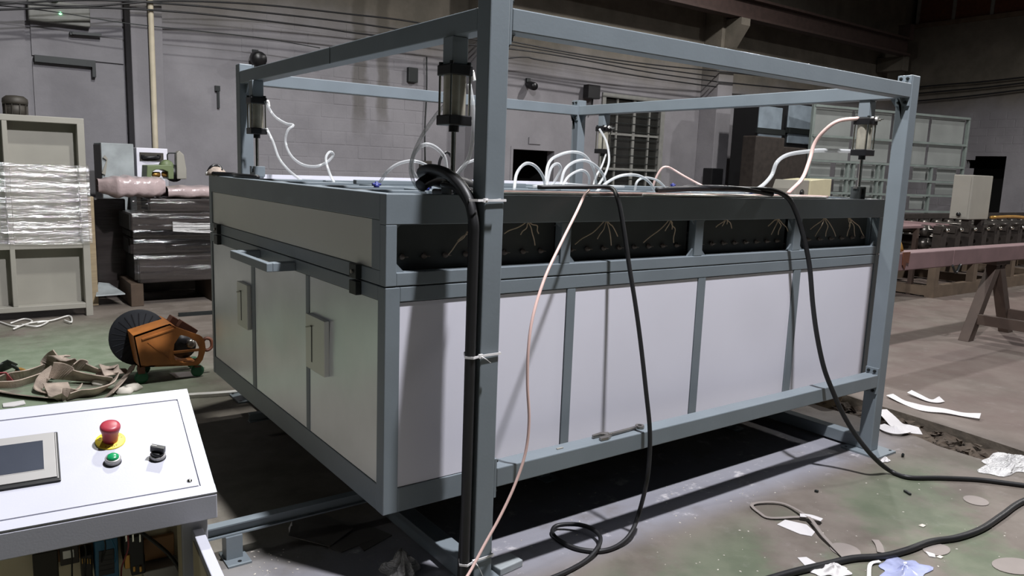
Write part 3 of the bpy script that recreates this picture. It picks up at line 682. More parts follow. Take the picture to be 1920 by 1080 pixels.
# ivory motor cover seen over the machine's top edge
p = at(1492, 368, 1, 4.6); q = at(1560, 336, 1, 4.6)
t = thing('motor_cover', 'ivory machine cover seen beyond the oven top edge', 'cover', (p.x, 4.6, 0))
wx = q.x-p.x
MB().prism([(p.x+.38*wx, 4.6, .0), (p.x+.38*wx, 4.6, q.z-.03), (p.x+.8*wx, 4.6, q.z), (q.x, 4.6, q.z), (q.x, 4.6, 0)], (0, .5, 0)).build('housing', 'ivory', t, bevel=.01)
MB().prism([(p.x, 4.62, 0), (p.x, 4.62, q.z-.16), (p.x+.06*wx, 4.62, q.z-.03), (p.x+.38*wx, 4.62, q.z-.03), (p.x+.38*wx, 4.62, 0)], (0, .4, 0)).build('side_housing', 'cream', t, bevel=.01)
MB().lathe((p.x+.19*wx, 4.625, q.z-.22), (0, -1, 0), [(.055, 0), (.055, .01)], 16).build('port', 'black', t)
# roll forming line
t = thing('roll_former', 'long dark roll forming line with many rollers at right rear', 'machine', (9.35, 2.84, 0))
ux = V((1, 0, 0)); x0 = 9.36
for (y, n) in ((2.84, 0), (4.2, 1)):
    MB().box(x0, 19, y-.06, y+.06, .0, .16).build('base_beam', 'machbase', t)
for x in (x0+.06, 11.5, 13.6, 15.8, 18): MB().box(x-.06, x+.06, 2.9, 4.14, .02, .15).build('base_cross', 'machbase', t)
for x in (9.43, 10.6, 11.9, 13.1, 14.4, 15.7, 17):
    for y in (2.84, 4.2): MB().box(x-.06, x+.06, y-.05, y+.05, .15, .48).build('leg', 'machbase', t)
for y in (2.84, 4.2): MB().box(x0, 19, y-.07, y+.07, .48, .58).build('bed_beam', 'machdark', t)
MB().box(8.3, 10.6, 3.1, 4.6, .94, .97).build('feed_table', 'redbeam', t)
for x in (8.35, 9.4): MB().box(x-.03, x+.03, 3.1, 3.16, 0, .94).build('table_leg', 'trestle', t); MB().box(x-.03, x+.03, 4.5, 4.56, 0, .94).build('table_leg', 'trestle', t)
st = None; ro = None
for k in range(22):
    x = 9.6+k*.42
    if st is None:
        st = MB().box(-.075, .075, -.06, .06, 0, .40); st.box(-.10, .10, -.05, .05, .30, .36); st = st.build('stand', 'machdark', t, local=True); st.location = V((x, 2.9, .58))-t.location
        ro = MB().lathe((0, 0, 0), (0, 1, 0), [(.03, -.02), (.03, .1), (.085, .1), (.085, .2), (.05, .24), (.05, .9), (.085, .94), (.085, 1.04), (.03, 1.04), (.03, 1.2)], 12).build('roller', 'rollsteel', t, local=True); ro.location = V((x, 2.95, .72))-t.location
        bo = MB().lathe((0, 0, 0), (0, -1, 0), [(.03, 0), (.03, .03), (.015, .05)], 8).build('nut', 'chrome', t, local=True); bo.location = V((x, 2.83, .93))-t.location
    else:
        share(st, t, V((x, 2.9, .58))-t.location); share(ro, t, V((x, 2.95, .72))-t.location); share(bo, t, V((x, 2.83, .93))-t.location)
    share(st, t, V((x, 4.15, .58))-t.location); share(ro, t, V((x, 2.95, .90))-t.location)
MB().box(9.4, 19, 4.08, 4.2, .98, 1.06).build('top_rail', 'machdark', t)
MB().tube([(10.9, 2.8, 1.1), (11.8, 2.78, 1.1), (12.6, 2.76, 1.02), (13.4, 2.75, .82)], .025, 6).build('pipe', 'copper', t)
t = thing('control_cabinet', 'pale grey control box on dark pedestal legs at right rear', 'cabinet', (10.4, 2.5, 0))
yf = 2.86
pF = at(1816, 412, 1, yf); pT = at(1822, 328, 1, yf); lx = pF.x; zb, zt = pF.z, pT.z
dl = at(1779, 409, 0, lx); dr = at(1852, 413, 1, yf)
t.location = (lx, yf, .58)
MB().box(lx, dr.x, yf, dl.y, zb, zt).build('box', 'cream', t, bevel=.01)
MB().box(lx-.004, lx, yf+.03, dl.y-.03, zb+.03, zt-.03).build('door', 'cream', t)
MB().lathe((lx-.006, yf+(dl.y-yf)*.48, zb+.07), (-1, 0, 0), [(.02, 0), (.02, .02), (.03, .025), (.03, .04)], 10).build('gland', 'black', t)
for x in (lx+.06, dr.x-.16): MB().box(x, x+.1, yf+.02, yf+.12, .582, zb-.001).build('leg', 'machdark', t)
# red channel lying on trestles
t0 = V((5.02, 1.22, 0)); t1 = V((9.5, 1.20, 0))
bd = (t1-t0).normalized(); bn = V((-bd.y, bd.x, 0))
zc0, zc1 = .8015, .956
t = thing('steel_channel', 'long red oxide painted steel beam resting on a trestle at right', 'beam', t0+V((0, 0, zc0)))
MB().beam(t0+V((0, 0, (zc0+zc1)/2)), t0+bd*1.05+V((0, 0, (zc0+zc1)/2)), .16, zc1-zc0).build('section', 'redbeam', t, bevel=.008)
MB().beam(t0+bd*1.056+V((0, 0, (zc0+zc1)/2)), t1+V((0, 0, (zc0+zc1)/2)), .16, zc1-zc0).build('section', 'redbeam', t, bevel=.008)
p = t0+bd*1.05-bn*.085
MB().tube([p+V((-.02, 0, zc0+.01)), p+V((.05, -.01, zc0-.06)), p+V((.14, 0, zc0+.01))], .012, 6).build('lifting_lug', 'bracket', t)
def trestle(xc, y0, y1, lab):
    t = thing('trestle', lab, 'trestle', V((xc, (y0+y1)/2, 0)))
    for y in (y0, y1):
        for sd in (-1, 1):
            ft = xc+.47*sd; tp = xc+.03*sd
            MB().prism([(tp-.06, y-.05, zc0-.04), (tp+.06, y-.05, zc0-.04), (ft+.06, y-.05, 0), (ft-.06, y-.05, 0)], (0, .1, 0)).build('leg', 'trestle', t, bevel=.004)
        MB().box(xc-.16, xc+.16, y-.07, y+.07, zc0-.04, zc0-.0015).build('head_plate', 'trestle', t)
    for sd in (-1, 1): MB().box(xc+.36*sd-.03, xc+.36*sd+.03, y1+.05, y0-.05, .17, .27).build('brace', 'trestle', t)
    return t
trestle(7.22, 1.22, -.9, 'dark red trestle with splayed legs under the red beam')
p = at(1692, 480, 1, 1.0)
t = thing('cable_drum_end', 'small brass cup on a brown rag hung over the red beam end', 'cup', t0+V((0, 0, zc1)))
c = t0+bd*.12+V((0, 0, zc1+.05))
MB().lathe(c, (.55, -.75, .35), [(.02, -.03), (.05, -.01), (.058, .02), (.06, .05), (.05, .05), (.04, 0)], 16).build('cup', 'copper', t)
q = t0+bd*.14-bn*.086
MB().prism([q+V((-.05, 0, zc1+.01)), q+V((.07, 0, zc1+.01)), q+V((.06, 0, zc1-.09)), q+V((.02, 0, zc1-.08)), q+V((0, 0, zc1-.14)), q+V((-.04, 0, zc1-.1))], -bn*.008).build('rag', 'brown', t)
# ================================================================== lifting frame round the machine
PW = .08; LX = 2.8237; LY = 2.8075; ZT = 2.1315; ZB0, ZB1 = 2.0103, 2.0857; ZL0, ZL1 = .3969, .471
gf = thing('lifting_frame', 'tall blue grey steel frame standing around the machine', 'frame', (LX/2, LY/2, 0))
corners = {'n': (0, 0), 'r': (LX-PW, 0), 'l': (0, LY-PW), 'b': (LX-PW, LY-PW)}
for k, (x, y) in corners.items():
    MB().box(x, x+PW, y, y+PW, .012, ZT).build('post', 'frame', gf, bevel=.005)
    bp = MB().box(x-.065, x+PW+.065, y-.075, y+PW+.065, 0, .012).build('base_plate', 'frame', gf, bevel=.001)
    for dx, dy in ((-.045, -.05), (PW+.045, -.05), (-.045, PW+.045), (PW+.045, PW+.045)):
        MB().cyl((x+dx, y+dy, .012), (x+dx, y+dy, .014), .008, n=8).build('bolt_hole', 'black', bp)
def endplate(x, y, z0, z1, sx):
    """bolted flange on the post face looking along x; sx = direction it faces"""
    xa, xb = (x, x+.010) if sx > 0 else (x-.010, x)
    p = MB().box(xa, xb, y+.002, y+PW-.002, z0, z1).build('end_plate', 'frame', gf, bevel=.001)
    xf = xb if sx > 0 else xa
    for zz in (z0+.018, z1-.018):
        for yy in (y+.022, y+PW-.022):
            MB().cyl((xf, yy, zz), (xf+sx*.008, yy, zz), .009, n=6).cyl((xf+sx*.008, yy, zz), (xf+sx*.016, yy, zz), .005, n=8).build('bolt', 'bracket', p)
for y in (0, LY-PW):
    MB().box(PW+.010, LX-PW-.010, y, y+.076, ZB0, ZB1).build('top_beam', 'frame', gf, bevel=.004)
    endplate(PW, y, ZB0-.043, ZB1+.043, 1); endplate(LX-PW, y, ZB0-.043, ZB1+.043, -1)
    MB().box(PW+.010, LX-PW-.010, y, y+.078, ZL0, ZL1).build('lower_beam', 'frame', gf, bevel=.004)
    endplate(PW, y, ZL0-.04, ZL1+.036, 1); endplate(LX-PW, y, ZL0-.04, ZL1+.036, -1)
for x in (0, LX-PW):
    MB().box(x+.001, x+PW-.003, PW, LY-PW, ZB0, ZB1).build('side_beam', 'frame', gf, bevel=.004)
    MB().box(x+.001, x+PW-.001, PW, LY-PW, .012, .082).build('base_beam', 'frame', gf, bevel=.004)
    for y, s in ((PW, 1), (LY-PW, -1)):
        MB().prism([(x+.036, y, ZB0), (x+.036, y+s*.05, ZB0), (x+.036, y+s*.015, ZB0-.05), (x+.036, y, ZB0-.055)], (.008, 0, 0)).build('gusset', 'frame', gf)
for x, s in ((LX-PW, -1), (PW, 1)):
    for y in (0, LY-PW):
        MB().prism([(x, y+.036, ZB0-.045), (x+s*.05, y+.036, ZB0-.002), (x+s*.010, y+.036, ZB0-.002), (x, y+.036, ZB0-.11)], (0, .008, 0)).build('gusset', 'frame', gf)
# welded joint line on the left beam of the photo
MB().box(-.0005, .002, 1.33, 1.334, ZB0, ZB1).build('weld_seam', 'bracket', gf)

# ================================================================== base cabinet
BX0, BX1, BY0, BY1 = -.2555, 3.035, .2276, 2.4989
BZ0, BZS, BZ1 = .2777, 1.130, 1.4555
bc = thing('base_cabinet', 'lower half of the machine with white panels and three metal doors', 'cabinet', ((BX0+BX1)/2, (BY0+BY1)/2, BZ0))
e = .004
def rail(parent, nm, x0, x1, y0, y1, z0, z1, mt='frame', bev=.003): return MB().box(x0, x1, y0, y1, z0, z1).build(nm, mt, parent, bevel=bev)
ci = .005     # the cabinet sits a little inside the oven above
px_ = [-.197, .5826, .629, 1.4025, 1.456, 2.1734, 2.237, 2.982]
ztop = BZS-.004
rail(bc, 'corner_post', BX0, px_[0], BY0, BY0+.06, BZ0, ztop)
rail(bc, 'corner_post', px_[7], BX1, BY0, BY0+.06, BZ0, ztop)
rail(bc, 'corner_post', BX0, BX0+.06, BY1-.035, BY1, BZ0, ztop)
rail(bc, 'corner_post', BX1-.06, BX1, BY1-.06, BY1, BZ0, ztop)
rail(bc, 'top_rail', px_[0], px_[7], BY0+.001, BY0+.06, 1.072, ztop)
rail(bc, 'bottom_rail', px_[0], px_[7], BY0+.001, BY0+.06, BZ0, .371)
for a, b_ in ((1, 2), (3, 4), (5, 6)): rail(bc, 'mullion', px_[a], px_[b_], BY0+.002, BY0+.06, .371, 1.072)
rs = random.Random(11)
for k in range(4):
    a, b_ = px_[2*k]+.003, px_[2*k+1]-.003
    ph = rs.uniform(0, 6)
    def fn(u, v, a=a, b_=b_, ph=ph):
        w = math.sin(math.pi*u)*math.sin(math.pi*v)
        return (a+(b_-a)*u, BY0+.007+.0022*w*math.sin(4*u+ph)*math.cos(3*v+ph)+.001*math.sin(9*u*v+ph)*w, .374+(1.069-.374)*v)
    MB().sheet(fn, 12, 10).build('panel', 'panel', bc)
    MB().box(a-.002, b_+.002, BY0+.016, BY0+.018, .372, 1.071).build('panel_backing', 'bracket', bc)
# left end with three doors
dy = [.262, .950, .990, 1.690, 1.745, 2.455]
rail(bc, 'end_top_rail', BX0+.001, BX0+.06, BY0+.06, BY1-.035, 1.074, ztop)
rail(bc, 'end_bottom_rail', BX0+.001, BX0+.06, BY0+.06, BY1-.035, BZ0, .381)
rail(bc, 'end_mullion', BX0+.002, BX0+.06, dy[1], dy[2], .381, 1.074)
rail(bc, 'end_mullion', BX0+.002, BX0+.06, dy[3], dy[4], .381, 1.074)
MB().box(BX0+.001, BX0+.03, BY0+.0595, dy[0], .381, 1.074).build('end_stile', 'frame', bc)
for k in range(3):
    a, b_ = dy[2*k]+.002, dy[2*k+1]-.002; ph = rs.uniform(0, 6)
    def fn(u, v, a=a, b_=b_, ph=ph):
        w = math.sin(math.pi*u)*math.sin(math.pi*v)
        return (BX0+.005+.004*w*math.sin(5*u+ph+2*v)*math.cos(4*v+ph)+.0015*w*math.sin(15*u*v+ph), b_+(a-b_)*u, .383+(1.072-.383)*v)
    dr = MB().sheet(fn, 16, 16).build('door', 'door', bc)
    MB().box(BX0+.014, BX0+.016, a, b_, .382, 1.073).build('door_backing', 'bracket', dr)
    if k != 1:
        y0, y1 = ((.735, .940), (0, 0), (1.755, 1.925))[k]
        hp = MB().box(BX0-.018, BX0+.004, y0, y1, .680, .915).build('handle_plate', 'hoodpanel', dr, bevel=.002, label='raised plate with a slotted pull')
        ym = y1-.07
        MB().box(BX0-.0195, BX0-.0175, ym-.004, ym+.004, .715, .872).build('slot', 'black', hp)
        MB().beam((BX0-.021, ym-.002, .872), (BX0-.024, ym+.045, .86), .008, .006).build('pull_tab', 'steel', hp)
# long pull handle welded under the split
h = MB(); zz0, zz1 = 1.075, 1.113
ya, yb_ = 1.10, 1.64; xo = -.385
h.box(xo, xo+.028, ya, yb_, zz0, zz1); h.box(xo+.028, BX0+.001, ya, ya+.055, zz0, zz1); h.box(xo+.028, BX0+.001, yb_-.055, yb_, zz0, zz1)
h.build('pull_handle', 'frame', bc, bevel=.003, label='square steel pull handle standing out from the end')
# closed back, right end and floor
MB().box(BX0+.06, BX1-.06, BY1-.02, BY1-.01, BZ0, ztop).build('back_panel', 'panel', bc)
MB().box(BX1-.02, BX1-.01, BY0+.06, BY1-.06, BZ0, ztop).build('end_panel', 'panel', bc)
MB().box(BX0+.06, BX1-.06, BY0+.06, BY1-.06, BZ0+.01, BZ0+.02).build('bottom_panel', 'bracket', bc)
for x in (-.05, 1.3, 2.6):
    for y in (.742, 2.0):
        w = MB().lathe((x, y-.02, .2122), (0, 1, 0), [(.03, 0), (.0642, 0), (.0642, .008), (.058, .01), (.058, .03), (.0642, .032), (.0642, .04), (.03, .04)], 20).build('wheel', 'bracket', bc)
        for k in (-.035, .023): MB().box(x-.04, x+.04, y+k, y+k+.012, .20, BZ0+.012).build('wheel_bracket', 'bracket', w)

# ================================================================== oven hood on top
oh = thing('oven_hood', 'upper oven half of the machine with dark wiring bays and an open framed top', 'oven', ((BX0+BX1)/2, (BY0+BY1)/2, BZS))
zs_ = BZS
ox = [-.212, .537, .589, 1.356, 1.412, 2.141, 2.207, 2.985]
rail(oh, 'corner_post', BX0, ox[0], BY0, BY0+.045, zs_, 1.348)
rail(oh, 'corner_post', ox[7], BX1, BY0, BY0+.045, zs_, 1.348)
rail(oh, 'top_rail', BX0, BX1, BY0, BY0+.05, 1.348, BZ1)
rail(oh, 'bottom_rail', ox[0], ox[7], BY0+.001, BY0+.05, zs_, 1.178)
for a, b_ in ((1, 2), (3, 4), (5, 6)): rail(oh, 'mullion', ox[a], ox[b_], BY0+.002, BY0+.045, 1.178, 1.348)
for k in range(4):
    a, b_ = ox[2*k], ox[2*k+1]
    for (x, s) in ((a, 1), (b_, -1)):
        MB().prism([(x, BY0+.012, 1.178), (x+s*.036, BY0+.012, 1.178), (x, BY0+.012, 1.214)], (0, .01, 0)).build('gusset', 'frame', oh)
        MB().prism([(x, BY0+.012, 1.348), (x+s*.02, BY0+.012, 1.348), (x, BY0+.012, 1.328)], (0, .01, 0)).build('gusset', 'frame', oh)
    MB().box(a-.02, b_+.02, BY0+.075, BY0+.08, 1.175, 1.35).build('back_plate', 'dark', oh)
MB().box(BX0+.05, BX1-.05, BY0+.045, BY0+.075, 1.172, 1.177).build('bay_shelf', 'dark', oh)
term = None
for k in range(4):
    a, b_ = ox[2*k], ox[2*k+1]; n = 8 if k < 3 else 7
    for i in range(n):
        x = a+.055+(b_-a-.11)*i/(n-1)
        if term is None:
            mb = MB().lathe((0, 0, 0), (0, -1, 0), [(.0075, 0), (.0105, .004), (.0105, .012), (.006, .013), (.006, .022)], 10)
            mb.beam((0, -.016, 0), (.02, -.018, -.001), .006, .003)
            term = mb.build('terminal', 'ceramic', oh, local=True); term.location = V((x, BY0+.075, 1.226))-oh.location
        else: share(term, oh, V((x, BY0+.075, 1.226))-oh.location)
rw = random.Random(21)
for (px0, py0, tips) in ((876, 436, [(840, 478), (858, 452), (862, 448)]), (990, 412, [(945, 438), (976, 440), (1003, 460), (1010, 438)]),
                         (1136, 410, [(1078, 458), (1120, 448), (1146, 460), (1158, 443)]), (1256, 410, [(1206, 455), (1247, 433), (1260, 430), (1263, 455)]),
                         (1360, 408, [(1342, 426), (1354, 424), (1363, 420), (1372, 428)]), (1458, 408, [(1440, 424), (1446, 440), (1459, 440), (1483, 450)]),
                         (1546, 406, [(1519, 430), (1528, 443), (1548, 443), (1567, 443)]), (1590, 406, [(1588, 443), (1603, 443), (1620, 443), (1592, 425)])):
    q0 = at(px0, py0, 1, BY0+.04); q0.z = min(q0.z, 1.35)
    for (x, y) in tips:
        q1 = at(x, y, 1, BY0+.055); mid = (q0*.5+q1*.5)+V((rw.uniform(-.01, .01), -.012, rw.uniform(.0, .012)))
        MB().tube([q0+V((rw.uniform(-.004, .004), .0, .004)), q0*.75+q1*.25+V((0, -.008, .002)), mid, q1*.8+q0*.2+V((0, -.004, .004)), q1], .0026, 5, 4).build('heater_wire', 'wire', oh)
# left end of the hood
rail(oh, 'end_top_rail', BX0+.0005, BX0+.05, BY0+.05, BY1, 1.362, BZ1)
rail(oh, 'end_bottom_rail', BX0+.001, BX0+.05, BY0+.045, BY1, zs_, 1.183)
rail(oh, 'end_stile', BX0+.001, BX0+.05, BY0+.045, .343, 1.183, 1.362)
rail(oh, 'end_stile', BX0+.001, BX0+.05, 2.465, BY1, 1.183, 1.362)
MB().box(BX0+.006, BX0+.01, .345, 2.463, 1.185, 1.360).build('end_panel', 'hoodpanel', oh)
for (y0, y1) in ((.425, .485), (2.27, 2.34)):
    b1 = MB().box(BX0-.022, BX0+.002, y0, y1, 1.133, 1.187).build('hinge_leaf', 'bracket', oh, bevel=.002, label='dark clamp block, upper half')
    MB().box(BX0-.022, BX0+.0015, y0, y1, 1.072, 1.124).build('hinge_leaf', 'bracket', bc, bevel=.002, label='dark clamp block, lower half')
    MB().cyl((BX0-.022, (y0+y1)/2, 1.158), (BX0-.028, (y0+y1)/2, 1.158), .008, n=8).build('pin', 'steel', b1)
# back and right end, open top with cross tubes, plenum sheet
rail(oh, 'back_rail', BX0, BX1, BY1-.05, BY1, zs_, 1.44)
rail(oh, 'end_rail', BX1-.05, BX1, BY0+.05, BY1-.05, zs_, BZ1)
MB().box(BX0+.05, BX1-.05, BY0+.08, BY1-.05, 1.36, 1.37).build('plenum_sheet', 'frame', oh)
for x in (.30, .86, 1.42, 1.98, 2.54): rail(oh, 'cross_tube', x-.025, x+.025, BY0+.05, BY1-.05, 1.37, 1.447)
for y in (.68, 1.12, 1.62, 2.08): rail(oh, 'long_tube', BX0+.05, BX1-.05, y-.022, y+.022, 1.371, 1.452)
MB().box(BX0+.25, 2.4, 2.42, 2.445, 1.44, 1.468).build('white_strip', 'panel', oh)
for (x, y) in ((-.05, 2.0), (.08, 1.35), (-.05, .95), (.55, 1.85)):
    MB().lathe((x, y, 1.37), (0, 0, 1), [(.11, 0), (.11, .06), (.09, .074), (.03, .074)], 18).build('dark_opening_pad', 'black', oh)  # black pads stand in for the shaded openings of the framed top
MB().box(.02, 2.1, .305, .40, 1.4472, 1.470).build('cable_tray', 'black', oh, bevel=.008, label='black flat cable duct along the front top edge')
MB().box(1.3, 2.3, 1.2, 1.26, 1.4522, 1.478).build('header_tube', 'frame', oh, bevel=.003)
MB().box(.15, 1.2, 1.36, 1.40, 1.4522, 1.474).build('header_tube', 'frame', oh, bevel=.003)

# ================================================================== air cylinders
def air_cylinder(x, y, lab, rodz=1.532, foil=False, deep=0):
    t = thing('air_cylinder', lab, 'cylinder', (x, y, 1.915), 'air cylinders hanging from the frame')
    MB().box(x-.033, x+.033, y-.033, y+.033, 1.9155, ZB0-.0008).build('mount_block', 'frame', t, bevel=.003)
    w = .0475
    cap = MB().box(x-w, x+w, y-w, y+w, 1.876, 1.914).build('top_cap', 'black', t, bevel=.004)
    for sx in (-1, 1):
        for sy in (-1, 1):
            MB().cyl((x+sx*.037, y+sy*.037, 1.914), (x+sx*.037, y+sy*.037, 1.924), .008, n=6).build('nut', 'bracket', cap)
            MB().cyl((x+sx*.039, y+sy*.039, 1.738), (x+sx*.039, y+sy*.039, 1.876), .0045, n=8).build('tie_rod', 'chrome', t)
    MB().cyl((x, y, 1.738), (x, y, 1.876), .041, n=28).build('barrel', 'barrel', t)
    MB().box(x-w, x+w, y-w, y+w, 1.702, 1.738).build('bottom_cap', 'black', t, bevel=.004)
    MB().cyl((x, y, 1.680), (x, y, 1.702), .019, n=16).build('rod_bush', 'black', t)
    MB().cyl((x, y, rodz-.02), (x, y, 1.681), .0095, n=14).build('piston_rod', 'chrome', t)
    cl = MB().box(x-.02, x+.02, y-.02, y+.02, rodz-.052, rodz-.018).build('rod_end', 'bracket', t, bevel=.003)
    f = MB().cyl((x+w, y-.01, 1.895), (x+w+.022, y-.012, 1.897), .0075, n=8).cyl((x+w+.02, y-.012, 1.897), (x+w+.022, y-.02, 1.866), .0065, n=8)
    f.build('elbow_fitting', 'foil', t, label='white taped air fitting')
    MB().cyl((x+w, y-.01, 1.72), (x+w+.02, y-.012, 1.72), .007, n=8).build('elbow_fitting', 'foil', t)
    if foil:
        r = random.Random(5)
        for k in range(7):
            p = V((x+r.uniform(-.045, .04), y-.05+r.uniform(-.01, .01), 1.905+r.uniform(-.012, .014)))
            MB().beam(p, p+V((r.uniform(-.03, .03), -.006, r.uniform(-.01, .012))), .012, .006).build('foil_scrap', 'foil', t)
    return t
air_cylinder(.023, .25, 'large near air cylinder hanging beside the front left post')
air_cylinder(.012, 2.45, 'air cylinder at the rear left post above the hood corner')
air_cylinder(2.785, .265, 'air cylinder by the front right post fed by the pink hose', foil=True)
air_cylinder(2.785, 2.46, 'small looking air cylinder at the far rear post, partly foil wrapped', foil=True)
def clevis(x, y, lab, mt='frame', h=.05, split=False):
    t = thing('lift_bracket', lab, 'bracket', (x, y, BZ1), 'lift brackets on the hood under the cylinders')
    if split:
        for s in (-1, 1): MB().box(x+s*.025-.005, x+s*.025+.005, y-.03, y+.03, BZ1, BZ1+h).build('cheek', mt, t, bevel=.002)
        MB().box(x-.035, x+.035, y-.012, y+.012, BZ1+h-.012, BZ1+h).build('pin', 'steel', t)
    else:
        for k in (-.05, .028): MB().box(x-.03, x+.03, y+k, y+k+.022, BZ1, BZ1+h).build('cheek', mt, t, bevel=.002)
        MB().box(x-.03, x+.03, y-.028, y+.028, BZ1, BZ1+.024).build('seat', mt, t)
    return t
clevis(.012, 2.45, 'blue grey lift bracket under the rear left cylinder', h=.06)
clevis(2.785, .265, 'dark forked lift bracket under the right cylinder', 'dark', .07, True)
clevis(2.785, 2.46, 'far lift bracket under the rear cylinder', 'dark', .05, True)
clevis(.023, .25, 'lift bracket half hidden behind the black conduit bend', 'dark', .05, True)
# ================================================================== support rail on legs
RY = .735
t = thing('support_rail', 'low grey steel rail on a small leg sticking out from under the machine', 'rail', (0, RY, 0))
rx0, rx1 = -1.02, 2.7
MB().box(rx0, rx1, RY-.003, RY+.003, .104, .144).box(rx0, rx1, RY-.022, RY+.022, .100, .106).box(rx0, rx1, RY-.022, RY+.022, .142, .148).build('beam', 'frame', t)
for x in (-.655, .9, 2.4):
    lg = MB().box(x-.032, x+.032, RY-.03, RY+.03, .006, .100).build('leg', 'frame', t, bevel=.002)
    fp = MB().box(x-.04, x+.05, RY-.085, RY+.05, 0, .007).build('foot_plate', 'frame', t)
    MB().cyl((x+.01, RY-.06, .007), (x+.01, RY-.06, .008), .008, n=8).build('bolt_hole', 'black', fp)
t = thing('support_rail', 'rear low grey rail hidden in the dark under the machine', 'rail', (1.2, 2.0, 0))
MB().box(-.2, 2.7, 1.997, 2.003, .104, .144).box(-.2, 2.7, 1.978, 2.022, .100, .106).box(-.2, 2.7, 1.978, 2.022, .142, .148).build('beam', 'frame', t)
for x in (.3, 2.2): MB().box(x-.03, x+.03, 1.97, 2.03, 0, .1).build('leg', 'frame', t)

# ================================================================== conduits, hoses and cables
def cable(name, pts, r, mt, lab, cat='cable', group=None, n=8, sub=7, rib=None):
    o = MB().tube(pts, r, n, sub, rib=rib).build(name, mt, origin=pts[0]); return tag(o, lab, cat, group)
cg = 'black conduits tied to the near post'
ez = [1.30, 1.10, .85, .55, .30, .12]
cable('conduit', [V((.30, .56, 1.477)), V((.16, .52, 1.48)), V((.04, .47, 1.508)), V((-.035, .38, 1.532)), V((-.056, .27, 1.545)), V((-.054, .15, 1.528)), V((-.045, .05, 1.465)), V((-.041, .006, 1.38))]+[V((-.040, .002, z)) for z in ez]+[V((-.042, .0, .02))], .0180, 'rubber', 'front thick black conduit of the bundle down the near post', 'conduit', cg, 12, 10)
cable('conduit', [V((.26, .44, 1.477)), V((.13, .42, 1.48)), V((.02, .395, 1.502)), V((-.022, .33, 1.522)), V((-.03, .24, 1.530)), V((-.028, .15, 1.515)), V((-.021, .07, 1.455)), V((-.0185, .036, 1.38))]+[V((-.0185, .032, z)) for z in ez]+[V((-.0185, .032, .02))], .0180, 'rubber', 'rear thick black conduit of the bundle down the near post', 'conduit', cg, 12, 10)
cable('conduit', [V((.2, .36, 1.466)), V((.05, .33, 1.480)), V((-.015, .25, 1.490)), V((-.018, .15, 1.475)), V((-.012, .085, 1.42)), V((-.0115, .066, 1.35))]+[V((-.0115, .064, z)) for z in ez[1:5]]+[V((-.04, .03, .12)), V((-.085, -.04, .03)), V((-.14, -.14, .012))], .0100, 'rubber', 'thin black cable of the bundle, kicked out at the floor', 'conduit', cg, 10, 10)
cable('corrugated_conduit', [V((.22, .44, 1.485)), V((.12, .39, 1.502)), V((.02, .34, 1.51)), V((-.05, .31, 1.50)), V((-.085, .295, 1.482))], .023, 'rubber', 'ribbed black conduit end poking left over the hood corner', 'conduit', None, 12, 14, .07)
ps = [at(822, 320, 1, .5), at(826, 298, 1, .5), at(838, 285, 1, .5), at(848, 298, 1, .52), at(850, 320, 1, .54)]
cable('cable_loop', ps, .006, 'rubber', 'thin black cable loop standing behind the conduits')
# cable ties round post and bundle
def tie(z, lab, tail, tilt=0):
    t = thing('cable_tie', lab, 'cable tie', (PW/2, 0, z), 'white cable ties round the near post')
    c = [(-.062, .0), (-.042, -.020), (0, -.006), (PW+.004, -.005), (PW+.004, PW+.005), (0, PW+.005), (-.032, .055)]
    pts = [V((a, b_, z+tilt*a)) for a, b_ in c]
    mb = MB()
    for i in range(len(pts)):
        p, q = pts[i], pts[(i+1) % len(pts)]; mb.beam(p, q+(q-p).normalized()*.001, .003, .008)
    mb.build('band', 'tie', t)
    MB().box(-.012, .004, -.013, -.004, z-.007, z+.007).build('head', 'tie', t)
    p = V((-.004, -.013, z)); MB().ribbon([p, p+V((tail[0]*.4, -.012, tail[1]*.35)), p+V((tail[0], -.014, tail[1]))], .006, .002).build('tail', 'tie', t)
    return t
tie(1.4470, 'white cable tie round post and conduits at hood height', (.05, .006))
tie(.905, 'white cable tie halfway down the near post', (.030, -.022))
tie(.135, 'white cable tie near the foot of the near post', (.035, -.075))
# clear air hoses
hg = 'clear air hoses on top of the oven'
def hose(pix, lab, r=.006, mt='hose'):
    """pix: (x, y, depth) with depth = the world y each point stands at"""
    pts = [at(x, y, 1, d) for x, y, d in pix]
    o = MB().tube(pts, r, 8, 7).build('air_hose', mt, origin=pts[0]); return tag(o, lab, 'hose', hg)
hose([(838, 192, .30), (812, 224, .36), (790, 258, .40), (775, 292, .42), (770, 318, .42), (778, 345, .38), (797, 364, .33)], 'clear hose arcing left from behind the near cylinder down to the hood', .0075)
hose([(838, 322, .45), (833, 294, .45), (816, 276, .45), (797, 271, .46), (780, 283, .47), (772, 305, .48), (778, 328, .5), (803, 346, .52)], 'clear hose curled in a full loop left of the conduit bend', .0075)
hose([(712, 342, .75), (728, 320, .72), (750, 306, .7), (776, 302, .68), (800, 310, .66), (822, 328, .62)], 'low clear hose arch left of the loop by the conduit bend', .0065)
hose([(880, 158, .24), (887, 200, .22), (887, 255, .22), (879, 296, .26), (862, 322, .32), (845, 345, .4)], 'clear hose hanging straight beside the near post', .0075)
hose([(890, 300, .5), (872, 308, .5), (852, 330, .5)], 'short clear hose piece just behind the near post', .006)
hose([(497, 190, 2.40), (514, 217, 2.36), (535, 231, 2.3), (550, 235, 2.26), (540, 244, 2.25), (535, 265, 2.25), (545, 291, 2.2), (566, 308, 2.15), (592, 312, 2.1), (614, 303, 2.1), (625, 290, 2.1), (618, 285, 2.08), (611, 298, 2.05), (618, 325, 2.0), (631, 350, 1.9)], 'kinked clear hose with a small curl from the rear left cylinder', .0075)
